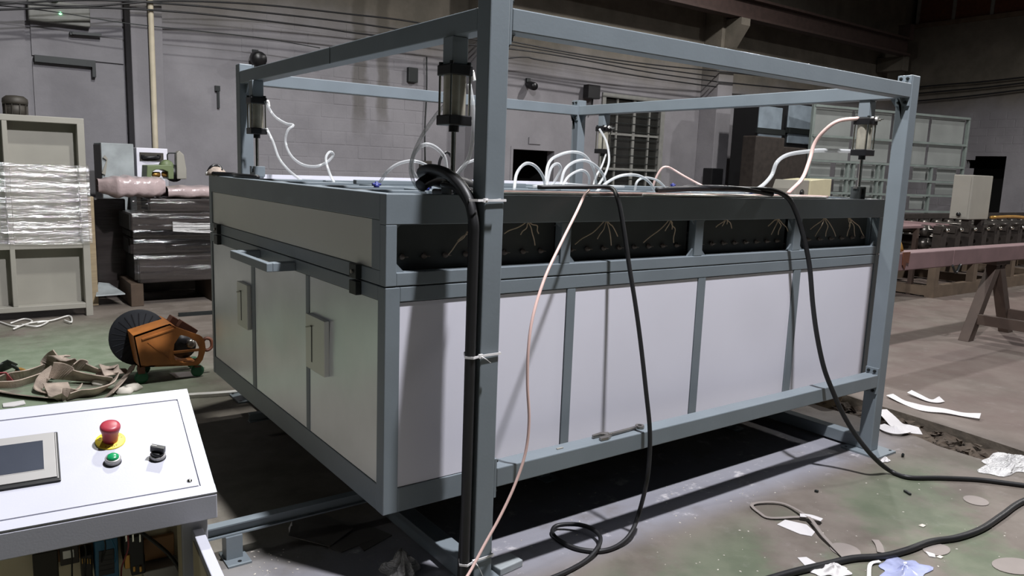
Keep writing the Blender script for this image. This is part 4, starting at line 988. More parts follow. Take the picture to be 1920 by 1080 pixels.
hose([(500, 241, 2.40), (512, 266, 2.36), (523, 296, 2.3), (541, 319, 2.2), (566, 339, 2.1)], 'shorter clear hose from the bottom of the rear left cylinder', .0075)
hose([(964, 356, .6), (969, 325, .7), (985, 307, .72), (1003, 311, .74), (1018, 331, .78), (1023, 354, .8)], 'left clear hose arch just right of the near post', .0075)
hose([(1022, 350, .9), (1029, 306, 1.0), (1050, 290, 1.05), (1076, 285, 1.1), (1098, 293, 1.15), (1114, 320, 1.2), (1118, 354, 1.25)], 'biggest clear hose arch in the middle of the oven top', .0085)
hose([(1024, 352, .7), (1033, 316, .75), (1045, 307, .76), (1051, 317, .77), (1040, 340, .78), (1030, 352, .78)], 'narrow clear hose hairpin inside the biggest arch', .007)
hose([(1050, 352, 1.0), (1060, 317, 1.05), (1085, 301, 1.1), (1110, 306, 1.15), (1130, 326, 1.2), (1137, 352, 1.2)], 'middle clear hose arch overlapping the biggest arch', .0085)
hose([(1052, 354, .8), (1066, 331, .85), (1090, 319, .9), (1104, 330, .95), (1104, 354, 1.0)], 'low clear hose arch under the middle arch', .007)
hose([(1124, 242, 2.38), (1137, 266, 2.3), (1142, 300, 2.2), (1134, 328, 2.1), (1120, 350, 2.0)], 'clear hose falling from the far rear cylinder', .009)
hose([(1136, 290, 2.38), (1128, 312, 2.2), (1118, 330, 2.1), (1112, 350, 2.0)], 'second clear hose below the far rear cylinder', .008)
hose([(1118, 360, .55), (1140, 341, .6), (1166, 329, .65), (1196, 329, .7), (1217, 341, .75), (1228, 358, .8)], 'clear hose arch to the right of the middle arches', .0075)
hose([(1190, 358, 1.0), (1195, 340, 1.0), (1210, 333, 1.05), (1232, 338, 1.1), (1248, 352, 1.15)], 'rightmost small clear hose arch behind another hose', .007)
hose([(1605, 284, .5), (1545, 282, .55), (1515, 284, .6), (1478, 290, .65), (1457, 304, .66), (1446, 330, .66), (1424, 352, .62), (1398, 360, .5)], 'grey clear hose from the right cylinder bottom down to the left', .012)
hose([(1000, 350, .9), (1030, 346, .95), (1064, 345, 1.0), (1100, 348, 1.05), (1170, 350, 1.1)], 'clear hose lying flat across the oven top', .007)
hose([(1222, 358, 1.58), (1229, 336, 1.55), (1240, 317, 1.52), (1250, 313, 1.5), (1262, 318, 1.5), (1282, 330, 1.45), (1306, 343, 1.4), (1335, 357, 1.3)], 'pale pink hose sloping down at the oven top middle', .008, 'pinkhose')
hose([(1609, 222, .29), (1572, 227, .34), (1546, 245, .4), (1527, 270, .45), (1518, 300, .45), (1504, 335, .42), (1478, 362, .34)], 'pink hose curving from the right cylinder to the oven edge', .011, 'pinkhose')
# hoses lying along the front edge of the oven
for k, (pts, mt, r, lab) in enumerate((
        ([V((.16, .265, 1.463)), V((.5, .262, 1.463)), V((.9, .27, 1.463)), V((1.3, .255, 1.463)), V((1.7, .265, 1.463)), V((2.1, .26, 1.463))], 'pinkhose', .0075, 'front pink hose lying along the oven edge'),
        ([V((.2, .284, 1.463)), V((.7, .280, 1.463)), V((1.1, .286, 1.463)), V((1.6, .283, 1.463)), V((2.2, .288, 1.465)), V((2.5, .28, 1.463))], 'pinkhose', .0075, 'rear pink hose lying along the oven edge'),
        ([V((.08, .258, 1.461)), V((.3, .247, 1.461)), V((.55, .246, 1.461)), V((.75, .25, 1.461))], 'foil', .0055, 'white hose lying near the cable tie on the oven edge'),
        ([V((1.0, .240, 1.461)), V((1.4, .238, 1.461)), V((1.9, .244, 1.461)), V((2.36, .24, 1.461)), V((2.44, .25, 1.461))], 'foil', .0055, 'white hose at the right half of the oven edge'))):
    o = MB().tube(pts, r, 8, 6).build('air_hose', mt, origin=pts[0]); tag(o, lab, 'hose', 'hoses along the oven front edge')
cable('cable_strip', [V((1.2, .335, 1.482)), V((1.45, .31, 1.50)), V((1.7, .25, 1.497)), V((1.9, .215, 1.475))], .012, 'rubber', 'short black cable arching over the oven edge at right')
for k, (x, y, d) in enumerate(((706, 343, .9), (1262, 345, 1.3), (800, 348, .55), (1408, 358, .6))):
    p = at(x, y, 1, d); mb = MB().lathe(p+V((0, 0, -.02)), (0, 0, 1), [(.012, 0), (.012, .012), (.007, .014), (.007, .026)], 10).cyl(p+V((-.02, 0, -.006)), p+V((.02, 0, -.006)), .006, n=8)
    tag(mb.build('valve_fitting', 'blue', origin=p), ('blue hose fitting at the left of the oven top', 'blue hose fitting in the middle of the oven top', 'blue hose fitting near the looped clear hose', 'blue hose fitting under the grey hose at right')[k], 'fitting', 'blue hose fittings')
# pink hose hanging down the front and past the post foot
ph = [(1104, 357, .25), (1096, 366, .20), (1080, 400, .14), (1050, 460, .08), (1022, 520, .03), (1000, 590, -.01), (991, 650, -.03), (989, 720, -.04), (992, 790, -.045), (985, 850, -.045), (965, 910, -.045), (938, 968, -.045), (908, 1022, -.05), (880, 1074, -.07), (850, 1120, -.1)]
pts = [at(x, y, 1, d) for x, y, d in ph]
tag(MB().tube(pts, .0058, 8, 6).build('air_hose', 'pinkhose', origin=pts[0]), 'pink hose hanging from the oven front down past the near post foot', 'hose')
# black power cables
z2 = at(1208, 935, 1, -.03)
pts = [V((.55, .42, 1.482)), V((.72, .33, 1.490))]+[at(x, y, 1, d) for x, y, d in ((1143, 352, .26), (1158, 372, .19), (1168, 420, .16), (1180, 500, .12), (1192, 575, .08), (1202, 650, .04), (1212, 740, -.01), (1218, 800, -.03), (1218, 850, -.035), (1213, 900, -.04))]
pts += [at(x, y, 2, z) for x, y, z in ((1200, 955, .10), (1184, 998, .04), (1160, 1022, .014), (1128, 1033, .011), (1088, 1030, .011), (1055, 1017, .011), (1036, 1000, .012), (1044, 986, .02), (1078, 983, .032), (1107, 990, .036), (1125, 1006, .034), (1121, 1026, .03), (1100, 1050, .012), (1062, 1072, .011), (1015, 1092, .011), (960, 1118, .011))]
tag(MB().tube(pts, .0095, 10, 8).build('power_cable', 'rubber', origin=pts[-1]), 'black cable hanging at mid front and looping once on the floor', 'cable')
pts = [V((1.15, .30, 1.484)), V((1.5, .30, 1.495))]+[at(x, y, 1, d) for x, y, d in ((1415, 355, .24), (1452, 358, .21), (1478, 372, .19), (1494, 402, .17), (1508, 450, .14), (1518, 500, .11), (1524, 570, .07), (1532, 630, .03), (1545, 690, -.01), (1562, 735, -.04), (1580, 775, -.07), (1604, 815, -.12), (1636, 855, -.19))]
pts += [at(x, y, 2, z) for x, y, z in ((1668, 882, .022), (1704, 895, .013), (1760, 896, .013), (1830, 899, .013), (1890, 906, .013), (1980, 918, .013))]
tag(MB().tube(pts, .0125, 10, 8).build('power_cable', 'rubber', origin=pts[-1]), 'black cable dropping past the lower beam and running off right', 'cable')
pts = [at(x, y, 2, .013) for x, y in ((1990, 915), (1918, 940), (1878, 967), (1840, 992), (1795, 1008), (1745, 1016), (1700, 1032), (1655, 1043), (1600, 1047), (1550, 1058), (1490, 1072), (1420, 1092), (1350, 1110))]
tag(MB().tube(pts, .0145, 10, 7).build('power_cable', 'rubber', origin=pts[3]), 'thick black cable snaking across the floor at bottom right', 'cable')

# adjustable wrench on the lower beam
w0 = V((at(1105, 815, 2, ZL1+.012).x, .035, ZL1)); w1 = V((at(1208, 797, 2, ZL1+.012).x, .050, ZL1))
wd = (w1-w0).normalized(); wn_ = V((-wd.y, wd.x, 0)); WL = (w1-w0).length
t = thing('wrench', 'adjustable steel wrench lying on the lower beam', 'wrench', (w0+w1)/2)
def wp(s, a, z=.004): return w0+wd*(s*WL)+wn_*a+V((0, 0, z))
MB().prism([wp(.28, -.009), wp(.85, -.0085), wp(.85, .0085), wp(.28, .009)], (0, 0, .008)).build('handle', 'steel', t, bevel=.002)
mb = MB(); n = 16; c = wp(.93, 0, .003)
vo = [c+V((math.cos(i*2*math.pi/n), math.sin(i*2*math.pi/n), 0))*.020 for i in range(n)]; vi = [c+V((math.cos(i*2*math.pi/n), math.sin(i*2*math.pi/n), 0))*.009 for i in range(n)]
up = V((0, 0, .010)); allv = vo+vi+[p+up for p in vo]+[p+up for p in vi]
mb.add(allv, [(i, (i+1) % n, n+(i+1) % n, n+i) for i in range(n)]+[(2*n+i, 3*n+i, 3*n+(i+1) % n, 2*n+(i+1) % n) for i in range(n)]+[(i, 2*n+i, 2*n+(i+1) % n, (i+1) % n) for i in range(n)]+[(n+i, n+(i+1) % n, 3*n+(i+1) % n, 3*n+i) for i in range(n)])
mb.build('ring_end', 'steel', t)
MB().prism([wp(.30, -.012, .002), wp(.30, .014, .002), wp(.2, .03, .002), wp(.02, .026, .002), wp(.0, .012, .002), wp(.15, .012, .002), wp(.2, .004, .002), wp(.2, -.014, .002)], (0, 0, .013)).build('fixed_jaw', 'steel', t, bevel=.002)
MB().prism([wp(.22, -.013, .002), wp(.2, -.004, .002), wp(.05, -.006, .002), wp(.03, -.026, .002), wp(.16, -.03, .002), wp(.25, -.02, .002)], (0, 0, .011)).build('moving_jaw', 'steel', t, bevel=.002)
MB().cyl(wp(.24, -.006, .011), wp(.32, -.004, .011), .006, n=10).build('worm_screw', 'steel', t)
p = at(1043, 838, 2, ZL1); MB_ = MB().box(p.x-.016, p.x+.014, .03, .038, ZL1, ZL1+.004); tag(MB_.build('paper_scrap', 'cream', origin=(p.x, .034, ZL1)), 'tiny cream scrap lying on the lower beam left of the wrench', 'scrap')

# ================================================================== control console, front left
PC = at(350.04, 727.37, 0, -1.04)
ca, ct = -.072, .356
U = V((math.cos(ca), math.sin(ca), 0)); Bh = V((math.sin(ca), -math.cos(ca), 0)); Wd = Bh*math.cos(ct)+V((0, 0, -math.sin(ct))); Nn = Bh*math.sin(ct)+V((0, 0, math.cos(ct)))
PC = V((-1.04, -.305, 1.017)); PL = at(350.04, 727.37, 1, PC.y); PC = PL
Md = .362; G = V((PC.x, PC.y, 0))
MT = Matrix((U, Wd, Nn)).transposed().to_4x4(); MT.translation = PC          # (along, down the slope, up from the plate)
MBd = Matrix((U, Bh, V((0, 0, 1)))).transposed().to_4x4(); MBd.translation = G    # (along, forward, height)
cons = thing('control_console', 'white control console with touch screen and buttons at front left', 'console', (G+U*-.45+Bh*.2))
zb = PC.z; zf = PC.z-Md*math.sin(ct); df = Md*math.cos(ct); zl = zf-.055; LW = -.95
hd = MB(MBd)
hd.prism([(LW, 0, zl), (LW, 0, zb-.004), (LW, .003, zb-.0035), (LW, df-.002, zf-.003), (LW, df, zf-.006), (LW, df, zl)], (-LW, 0, 0))
# rim round the sunken panel plate
hood = hd.build('hood', 'console', cons, bevel=.002)
g = .0036; pa0, pa1, pb0, pb1 = -.90, -.0298, .0435, .3332
rim = MB(MT)
rim.box(LW, 0, .004, pb0-g, -.006, .0006); rim.box(LW, 0, pb1+g, Md-.0005, -.006, .0006); rim.box(pa1+g, -.0005, pb0-g, pb1+g, -.006, .0006); rim.box(LW, pa0-g, pb0-g, pb1+g, -.006, .0006)
rim.build('rim', 'console', cons)
MB(MT).box(pa0, pa1, pb0, pb1, -.005, .0004).build('panel_plate', 'console', cons)
MB(MT).box(pa0-g, pa1+g, pb0-g, pb1+g, -.006, -.004).build('groove', 'bracket', cons)
MB(MT).lathe((-.0445, .3165, 0), (0, 0, 1), [(.0055, 0), (.005, .002), (.002, .0028)], 12).build('screw', 'chrome', cons)
# touch screen
s0, s1, t0_, t1_ = -.545, -.2665, .1075, .2575
sc = MB(MT).box(s0, s1, t0_, t1_, 0, .0055).build('screen_housing', 'black', cons, bevel=.002)
MB(MT).box(s0+.004, s1-.0065, t0_+.002, t1_-.010, .0055, .0075).build('bezel', 'silver', sc, bevel=.001)
MB(MT).box(s0+.03, s1-.026, t0_+.022, t1_-.034, .0075, .0079).build('inner_bezel', 'silver', sc)
MB(MT).box(s0+.03, s1-.027, t0_+.026, t1_-.036, .0079, .0083).build('display', 'screen', sc)
MB(MT).box(s1-.0055, s1-.0035, t0_+.004, t1_-.006, .0055, .0062).build('edge_line', 'silver', sc)
# emergency stop
ec = (-.1735, .1560)
es = MB(MT).lathe((ec[0], ec[1], 0), (0, 0, 1), [(.0285, 0), (.0285, .0022), (.027, .003)], 40).build('collar', 'yellow', cons)
MB(MT).lathe((ec[0], ec[1], .003), (0, 0, 1), [(.0145, 0), (.0150, .008), (.0150, .012), (.0158, .018), (.0170, .024), (.0182, .028), (.0194, .032), (.0194, .036), (.0178, .0395), (.012, .0415), (.001, .042)], 36).build('stop_button', 'red', es)
def lettering(txt, size, parent, mx, ang, mt='black'):
    cu = bpy.data.curves.new('lettering', 'FONT'); cu.body = txt; cu.size = size; cu.align_x = 'CENTER'; cu.extrude = .0001
    o = bpy.data.objects.new('tmp', cu); COL.objects.link(o); dg = bpy.context.evaluated_depsgraph_get()
    me = bpy.data.meshes.new_from_object(o.evaluated_get(dg)); bpy.data.objects.remove(o)
    r = parent
    while r.parent: r = r.parent
    me.transform(Matrix.Translation(-r.location) @ mx @ ang); me.materials.append(M[mt])
    ob = bpy.data.objects.new('lettering', me); COL.objects.link(ob); ob.parent = parent; return ob
FL = Matrix(((1, 0, 0, 0), (0, -1, 0, 0), (0, 0, -1, 0), (0, 0, 0, 1)))
FL = Matrix(((1, 0, 0, 0), (0, -1, 0, 0), (0, 0, 1, 0), (0, 0, 0, 1)))
def ring_text(txt, rad, a0, step, top):
    for i, chx in enumerate(txt):
        a = a0+i*step
        x = ec[0]+rad*math.sin(a); y = ec[1]-rad*math.cos(a)
        lettering(chx, .0072, es, MT, Matrix.Translation((x, y, .0031)) @ Matrix.Rotation(a if top else a+math.pi, 4, 'Z') @ FL)
ring_text('EMERGENCY', .0185, -1.35, .3375, True)
ring_text('STOP', .0245, math.pi+.48, -.32, False)
# green push button
bc_ = (-.1745, .2235)
pb = MB(MT).lathe((bc_[0], bc_[1], 0), (0, 0, 1), [(.0158, 0), (.0158, .002), (.0148, .003)], 30).build('button_ring', 'black', cons)
MB(MT).lathe((bc_[0], bc_[1], .002), (0, 0, 1), [(.0148, 0), (.0148, .009), (.0138, .011), (.0105, .011)], 30).build('button_bezel', 'silver', pb)
MB(MT).lathe((bc_[0], bc_[1], .012), (0, 0, 1), [(.0112, 0), (.0112, .003), (.009, .0055), (.004, .0065), (.0005, .0068)], 26).build('button_lens', 'green', pb)
# selector switch
sc_ = (-.0922, .2300)
sw = MB(MT).lathe((sc_[0], sc_[1], 0), (0, 0, 1), [(.0160, 0), (.0160, .002), (.0150, .003)], 30).build('switch_ring', 'black', cons)
MB(MT).lathe((sc_[0], sc_[1], .002), (0, 0, 1), [(.0150, 0), (.0150, .007), (.0142, .0085), (.011, .0085)], 30).build('switch_bezel', 'silver', sw)
kn = MB(MT).lathe((sc_[0], sc_[1], .010), (0, 0, 1), [(.0128, 0), (.0125, .006), (.010, .0075)], 24)
kn.beam((sc_[0]-.012, sc_[1]-.008, .022), (sc_[0]+.012, sc_[1]+.006, .022), .009, .014); kn.build('knob', 'black', sw)
MB(MT).beam((sc_[0]-.012, sc_[1]-.008, .0292), (sc_[0]-.002, sc_[1]-.002, .0292), .002, .001).build('pointer', 'silver', sw)
# cabinet below the hood
z0 = .03
MB(MBd).box(-.022, -.012, .03, .285, z0, zl).build('side_panel', 'console', cons, bevel=.001)
MB(MBd).box(LW+.012, LW+.022, .03, .285, z0, zl).build('side_panel', 'console', cons)
MB(MBd).box(LW+.022, -.022, .03, .036, z0, zl).build('back_panel', 'beige', cons)
MB(MBd).box(LW+.022, -.022, .03, .285, z0, z0+.01).build('bottom_panel', 'beige', cons)
MB(MBd).box(-.062, -.012, .285, .297, z0, zl).build('front_stile', 'console', cons, bevel=.002)
MB(MBd).box(LW+.012, LW+.06, .285, .297, z0, zl).build('front_stile', 'console', cons)
MB(MBd).box(-.058, -.022, .2, .286, z0, zl).build('stile_return', 'beige', cons)
for a in (LW+.04, -.05):
    for b_ in (.05, .27): MB(MBd).cyl((a, b_, 0), (a, b_, z0), .018, n=10).build('foot', 'black', cons)
dz = .803
dpts = at(373, 998, 2, dz); loc = MBd.inverted() @ dpts
dr = MB(MBd).box(loc.x-.0105, loc.x+.0105, .302, .80, z0+.01, dz).build('door', 'console', cons, bevel=.002, label='opened front door seen along its edge')
MB(MBd).box(loc.x-.0125, loc.x-.0105, .32, .79, z0+.03, dz-.015).build('door_liner', 'beige', dr)
MB(MBd).cyl((loc.x-.004, .300, dz-.06), (loc.x-.004, .300, dz-.02), .006, n=8).build('hinge', 'bracket', dr)
# inside: mounting plate and devices
yb2 = .04
MB(MBd).box(LW+.06, -.06, yb2, yb2+.004, .25, zl-.02).build('mounting_plate', 'beige', cons)
def inner(x0, x1, ytop, ybot, depth, d=.06):
    """pixel rectangle standing on the mounting plate, its front face 'd' out from it"""
    yy = (MBd @ V((0, yb2+.004+d, 0))).y
    a = MBd.inverted() @ at(x0, ytop, 1, yy); b_ = MBd.inverted() @ at(x1, ybot, 1, yy); return a.x, b_.x, b_.z, a.z
def dev(name, mt, x0, x1, yt, yb_, d, par=cons, base=None, lab=None):
    a, b_, c, e_ = inner(x0, x1, yt, yb_, 0, d); bs = yb2+.004 if base is None else yb2+.004+base
    return MB(MBd).box(a, b_, bs, yb2+.004+d, c, e_).build(name, mt, par, bevel=.002, label=lab)
dev('din_rail', 'tan', 268, 328, 1016, 1042, .012)
dev('din_rail', 'tan', 100, 180, 1030, 1046, .012)
dv = dev('frequency_drive', 'bluedev', 178, 226, 1022, 1110, .10, lab='blue housed drive unit')
for k in range(5): dev('cooling_slot', 'black', 186, 216, 1040+k*9, 1044+k*9, .101, dv, .0995)
ctc = dev('contactor', 'black', 232, 272, 1014, 1062, .085, lab='black contactor with copper terminals')
for k in range(3): dev('terminal_screw', 'chrome', 235+k*13, 241+k*13, 1006+k*-1, 1020, .088, ctc, .08)
dev('terminal_cover', 'copper', 234, 246, 1046, 1070, .088, ctc, .08)
ctc2 = dev('overload_relay', 'black', 246, 274, 1050, 1078, .08)
for k in range(2): dev('terminal_screw', 'copper', 250+k*12, 256+k*12, 1066, 1076, .083, ctc2, .079)
rl = dev('relay', 'machdark', 112, 150, 1036, 1062, .07)
dev('relay_label', 'foil', 118, 140, 1042, 1052, .071, rl, .0695)
dev('terminal_strip', 'motor', 60, 112, 1050, 1100, .06)
dev('wiring_duct', 'silver', 270, 340, 1076, 1110, .05)
rb = dev('relay', 'machdark', 152, 176, 1050, 1100, .06)
for k in range(4): dev('relay_pin', 'copper', 154+k*5, 157+k*5, 1054, 1064, .062, rb, .059)
pts = [MBd @ V(q) for q in ((0, 0, 0),)]
yy = (MBd @ V((0, .18, 0))).y
pts = [at(x, y, 1, yy) for x, y in ((252, 992), (268, 1001), (292, 1018), (315, 1038), (332, 1060), (342, 1085), (346, 1120))]
MB().tube(pts, .0042, 8, 6).build('cable', 'rubber', cons)
for k, (x0, x1) in enumerate(((195, 188), (205, 215), (240, 228), (150, 160), (120, 135))):
    pts = [at(x0, 1004, 1, yy), at((x0+x1)/2+6, 1030, 1, yy+.02), at(x1, 1065, 1, yy+.06), at(x1, 1100, 1, yy+.05)]
    MB().tube(pts, .0016, 6, 5).build('control_wire', ('rubber', 'bluedev', 'strapred', 'rubber', 'rubber')[k], cons)

# ================================================================== wire feeder
fy = 3.40
wf = thing('wire_feeder', 'orange wheeled welding wire feeder on the green floor', 'machine', (-.31, 3.55, 0))
out = [(250, 630), (318, 607), (330, 613), (378, 630), (384, 640), (386, 655), (380, 675), (372, 685), (262, 689)]
def F(x, y, d=0): return at(x, y, 1, fy)+V((0, d, 0))
o3 = [F(x, y) for x, y in out]
hole = [(327, 645), (338, 628), (352, 631), (368, 640), (374, 652), (372, 668), (365, 678), (345, 681), (329, 676), (325, 662)]
def plate_with_hole(d0, th, name, mt):
    """side plate: outer outline bridged to the opening"""
    O = [F(x, y, d0) for x, y in out]; H = [F(x, y, d0) for x, y in hole]
    no, nh = 60, 60
    def resample(P, n):
        L_ = [0]
        for i in range(len(P)): L_.append(L_[-1]+(P[(i+1) % len(P)]-P[i]).length)
        R_ = []
        for k in range(n):
            s = L_[-1]*k/n; i = max(j for j in range(len(P)) if L_[j] <= s+1e-9); f_ = (s-L_[i])/(L_[i+1]-L_[i]); R_.append(P[i].lerp(P[(i+1) % len(P)], f_))
        return R_
    c = sum(H, V((0, 0, 0)))/len(H)
    Hr = resample(H, nh); Or = resample(O, no)
    ang = lambda p: math.atan2(p.z-c.z, p.x-c.x)
    Hr.sort(key=ang); Or.sort(key=ang)
    mb = MB(); e_ = V((0, th, 0)); vs = Or+Hr+[p+e_ for p in Or]+[p+e_ for p in Hr]; n = no
    mb.add(vs, [(i, (i+1) % n, n+(i+1) % n, n+i) for i in range(n)]+[(2*n+i, 3*n+i, 3*n+(i+1) % n, 2*n+(i+1) % n) for i in range(n)]+[(i, 2*n+i, 2*n+(i+1) % n, (i+1) % n) for i in range(n)]+[(n+i, n+(i+1) % n, 3*n+(i+1) % n, 3*n+i) for i in range(n)])
    return mb.build(name, mt, wf)
plate_with_hole(0, .012, 'side_plate', 'orange'); plate_with_hole(.30, .012, 'side_plate', 'brown')
MB().prism([F(250, 630), F(318, 607), F(330, 613), F(330, 616), F(318, 610), F(252, 633)], (0, .3, 0)).build('top_cover', 'orange', wf)
MB().prism([F(250, 631), F(262, 689), F(265, 689), F(253, 631)], (0, .3, 0)).build('end_cover', 'orange', wf)
MB().prism([F(262, 689), F(372, 685), F(372, 682), F(262, 686)], (0, .3, 0)).build('base_panel', 'orange', wf)
a, b_ = F(277, 642, -.001), F(320, 676, -.001); MB().beam(a, b_, .004, .008, (0, 1, 0)).build('stiffener', 'orange', wf)
MB().beam(F(266, 636, -.005), F(326, 616, -.005), .010, .016, (0, 1, 0)).build('edge_flange', 'orange', wf)
MB().beam(F(325, 661, .006), F(374, 656, .006), .016, .02, (0, 1, 0)).build('window_bar', 'orange', wf)
for (x0_, y0_, x1_, y1_) in ((331, 608, 343, 614), (349, 616, 379, 634)): MB().beam(F(x0_, y0_, .22), F(x1_, y1_, .22), .05, .10, (0, 1, 0)).build('top_strip', 'brown', wf)
c = F(350, 655, .15); MB().lathe(c+V((0, -.06, 0)), (0, 1, 0), [(.04, 0), (.085, .001), (.085, .02), (.05, .022), (.05, .10), (.085, .102), (.085, .12), (.04, .12)], 22).build('coil', 'black', wf)
MB().lathe(F(362, 648, .05), (0, 1, 0), [(.012, 0), (.03, .005), (.03, .03), (.015, .035)], 14).build('drive_roll', 'steel', wf)
c = at(262, 634, 1, 3.62); sp = V((-.12, -1, .05))
sr = .192
dk = MB().lathe(c, sp, [(.03, -.10), (sr, -.10), (sr, -.085), (.06, -.08), (.06, -.012), (sr, -.006), (sr+.004, 0), (sr, .006), (.06, .004), (.055, .012), (.02, .012)], 40).build('spool', 'spool', wf)
spn = sp.normalized(); a1 = spn.orthogonal().normalized(); a2 = spn.cross(a1)
for k in range(24):
    an = k*math.pi/12; dv_ = a1*math.cos(an)+a2*math.sin(an); MB().beam(c+spn*.006+dv_*.07, c+spn*.006+dv_*.18, .006, .005, spn).build('rib', 'spool', dk)
MB().lathe(c+spn*.012, sp, [(.02, 0), (.03, .002), (.03, .02), (.012, .03)], 14).build('hub', 'silver', dk)
for (x, d) in ((266, .03), (283, .27), (372, .03), (380, .27)):
    p = F(x, 690, d); gz = .045
    cb = MB().box(p.x-.022, p.x+.022, p.y-.02, p.y+.02, .072, p.z+.012).build('caster_fork', 'brown', wf)
    MB().lathe((p.x, p.y-.016, gz), (0, 1, 0), [(.02, 0), (.042, .003), (.045, .01), (.045, .022), (.042, .029), (.02, .032)], 18).build('wheel', 'castergreen', cb)
p = F(390, 650, .12)
tag(MB().tube([F(384, 650, .1), F(392, 640, .1), F(402, 642, .1), F(404, 655, .1), F(396, 662, .1), F(388, 660, .1)], .012, 8, 5).build('hose_coil', 'brown', origin=F(395, 650, .1)), 'brown hose coil between the wire feeder and the machine', 'hose')
pts = [at(x, y, 2, z) for x, y, z in ((318, 685, .012), (350, 693, .012), (392, 702, .012))]
p = at(335, 593, 2, 0); q = at(396, 590, 2, 0)
tag(MB().beam(p+V((0, 0, .015)), q+V((.6, 0, .015)), .06, .03).build('steel_bar', 'bracket', origin=p), 'dark flat bar lying on the floor beyond the wire feeder', 'bar')
pts = [at(x, y, 2, .012) for x, y in ((300, 748), (352, 742), (400, 739), (446, 735), (480, 728))]
tag(MB().ribbon(pts, .05, .02).build('cable_duct', 'foil', origin=pts[0]), 'white flat strip on the floor behind the console', 'strip')
p = at(300, 712, 2, 0)
mb = MB().prism([at(x, y, 2, .003) for x, y in ((318, 700), (360, 697), (372, 706), (330, 709))], (0, 0, .004)); tag(mb.build('paper_sheet', 'paper', origin=at(345, 703, 2, 0)), 'pale paper sheet lying under the wire feeder', 'paper')

# ================================================================== webbing slings heaped on the floor
sg = 'dirty webbing slings heaped on the floor'
def sling(pix, width, lab, mt='strap', tilt=None):
    pts = [at(x, y, 2, z) for x, y, z in pix]
    sides = None
    if tilt:
        sides = []
        for i in range(len(pts)):
            tt = pts[min(i+1, len(pts)-1)]-pts[max(i-1, 0)]; s_ = tt.cross(V((0, 0, 1))).normalized() if tt.length > 1e-6 else V((1, 0, 0)); k = tilt[i]
            sides.append(s_*math.cos(k)+V((0, 0, 1))*math.sin(k))
    o = MB().ribbon(pts, width*1.45, .007, sides, 7).build('webbing_sling', mt, origin=pts[0]); return tag(o, lab, 'sling', sg)
sling([(-15, 728, .02), (12, 736, .012), (50, 742, .01), (100, 747, .01), (118, 747, .012)], .075, 'lowest sling strand running flat beside the console back edge', tilt=[.5, .4, .4, .4, .5])
sling([(-10, 716, .03), (12, 709, .03), (50, 702, .04), (82, 690, .05), (98, 673, .12), (108, 667, .16)], .07, 'sling strand climbing from the far left to the peak', tilt=[.9, .9, .9, 1.0, 1.1, 1.2])
sling([(108, 667, .16), (116, 669, .17), (124, 678, .13), (128, 692, .05)], .085, 'pale folded peak of the sling heap', 'strap', [.1, .2, .3, .3])
sling([(-5, 724, .02), (30, 722, .02), (60, 712, .03), (92, 700, .05)], .06, 'second strand under the climbing sling', tilt=[1.0, 1.0, .9, .9])
sling([(2, 709, .03), (20, 708, .035)], .085, 'red end of a sling at the far left of the heap', 'strapred', [.9, .9])
sling([(100, 694, .09), (84, 706, .07), (73, 722, .03), (74, 732, .015), (90, 736, .012), (112, 738, .012)], .05, 'dark sling strand bent back in a hairpin', tilt=[1.3, 1.3, 1.2, .6, .3, .2])
sling([(96, 694, .13), (108, 695, .12), (130, 702, .07), (160, 707, .05), (190, 711, .04), (213, 713, .03)], .085, 'broad brown sling strand across the middle of the heap', tilt=[1.2, 1.1, .9, .8, .7, .6])
sling([(104, 718, .04), (112, 736, .02), (116, 748, .015), (128, 741, .02), (140, 733, .02)], .10, 'broad sling fold at the front of the heap', tilt=[.1, .2, .4, .6, .8])
sling([(126, 748, .014), (150, 741, .02), (178, 736, .03), (200, 727, .04), (213, 712, .06)], .09, 'wide sling strand along the console back edge', tilt=[.8, .8, .7, .7, .9])
sling([(130, 692, .09), (145, 684, .10), (165, 689, .07), (185, 696, .06), (198, 700, .05)], .075, 'dark arched sling behind the middle strand', tilt=[.8, .9, .9, .8, .7])
sling([(198, 703, .05), (203, 690, .08), (212, 692, .08), (219, 702, .05)], .12, 'pinkish folded sling end at the right of the heap', 'strap', [.2, .3, .2, .1])
sling([(203, 742, .02), (222, 722, .03), (240, 700, .05), (252, 684, .10)], .05, 'straight grey sling tail leaning on the wire feeder', 'strap', [.6, .6, .6, .6])
sling([(-10, 694, .05), (6, 688, .06), (24, 679, .09)], .10, 'dark sling end lying at the left edge of the photo', 'bracket', [.7, .7, .6])
sling([(18, 684, .08), (30, 690, .05), (36, 697, .02)], .03, 'thin dark strap behind the left sling end', 'bracket', [.5, .5, .5])
for k, (x, y, lab) in enumerate(((188, 720, 'white plaster lump among the slings'), (236, 736, 'white plaster lump beside the grey sling tail'), (250, 731, 'small white plaster lump behind the console'))):
    p = at(x, y, 2, 0); r = random.Random(k); mb = MB().lathe(p, (0, 0, 1), [(.05, 0), (.055, .015), (.035, .035), (.004, .04)], 9)
    mb.v = [v+V((r.uniform(-.012, .012), r.uniform(-.012, .012), 0)) for v in mb.v]; tag(mb.build('plaster_lump', 'dust', origin=p), lab, 'rubble')
mb = MB().prism([at(x, y, 2, .004) for x, y in ((5, 758), (45, 752), (48, 758), (25, 763), (6, 764))], (0, 0, .006)); tag(mb.build('paper_sheet', 'paper', origin=at(25, 758, 2, 0)), 'crumpled pale paper behind the console top left corner', 'paper')
p = at(38, 698, 2, 0); tag(MB().tube([at(30, 697, 2, .02), at(36, 692, 2, .03), at(46, 695, 2, .02), at(50, 699, 2, .012)], .012, 6, 5).build('shackle', 'copper', origin=p), 'small brass shackle behind the left slings', 'shackle')

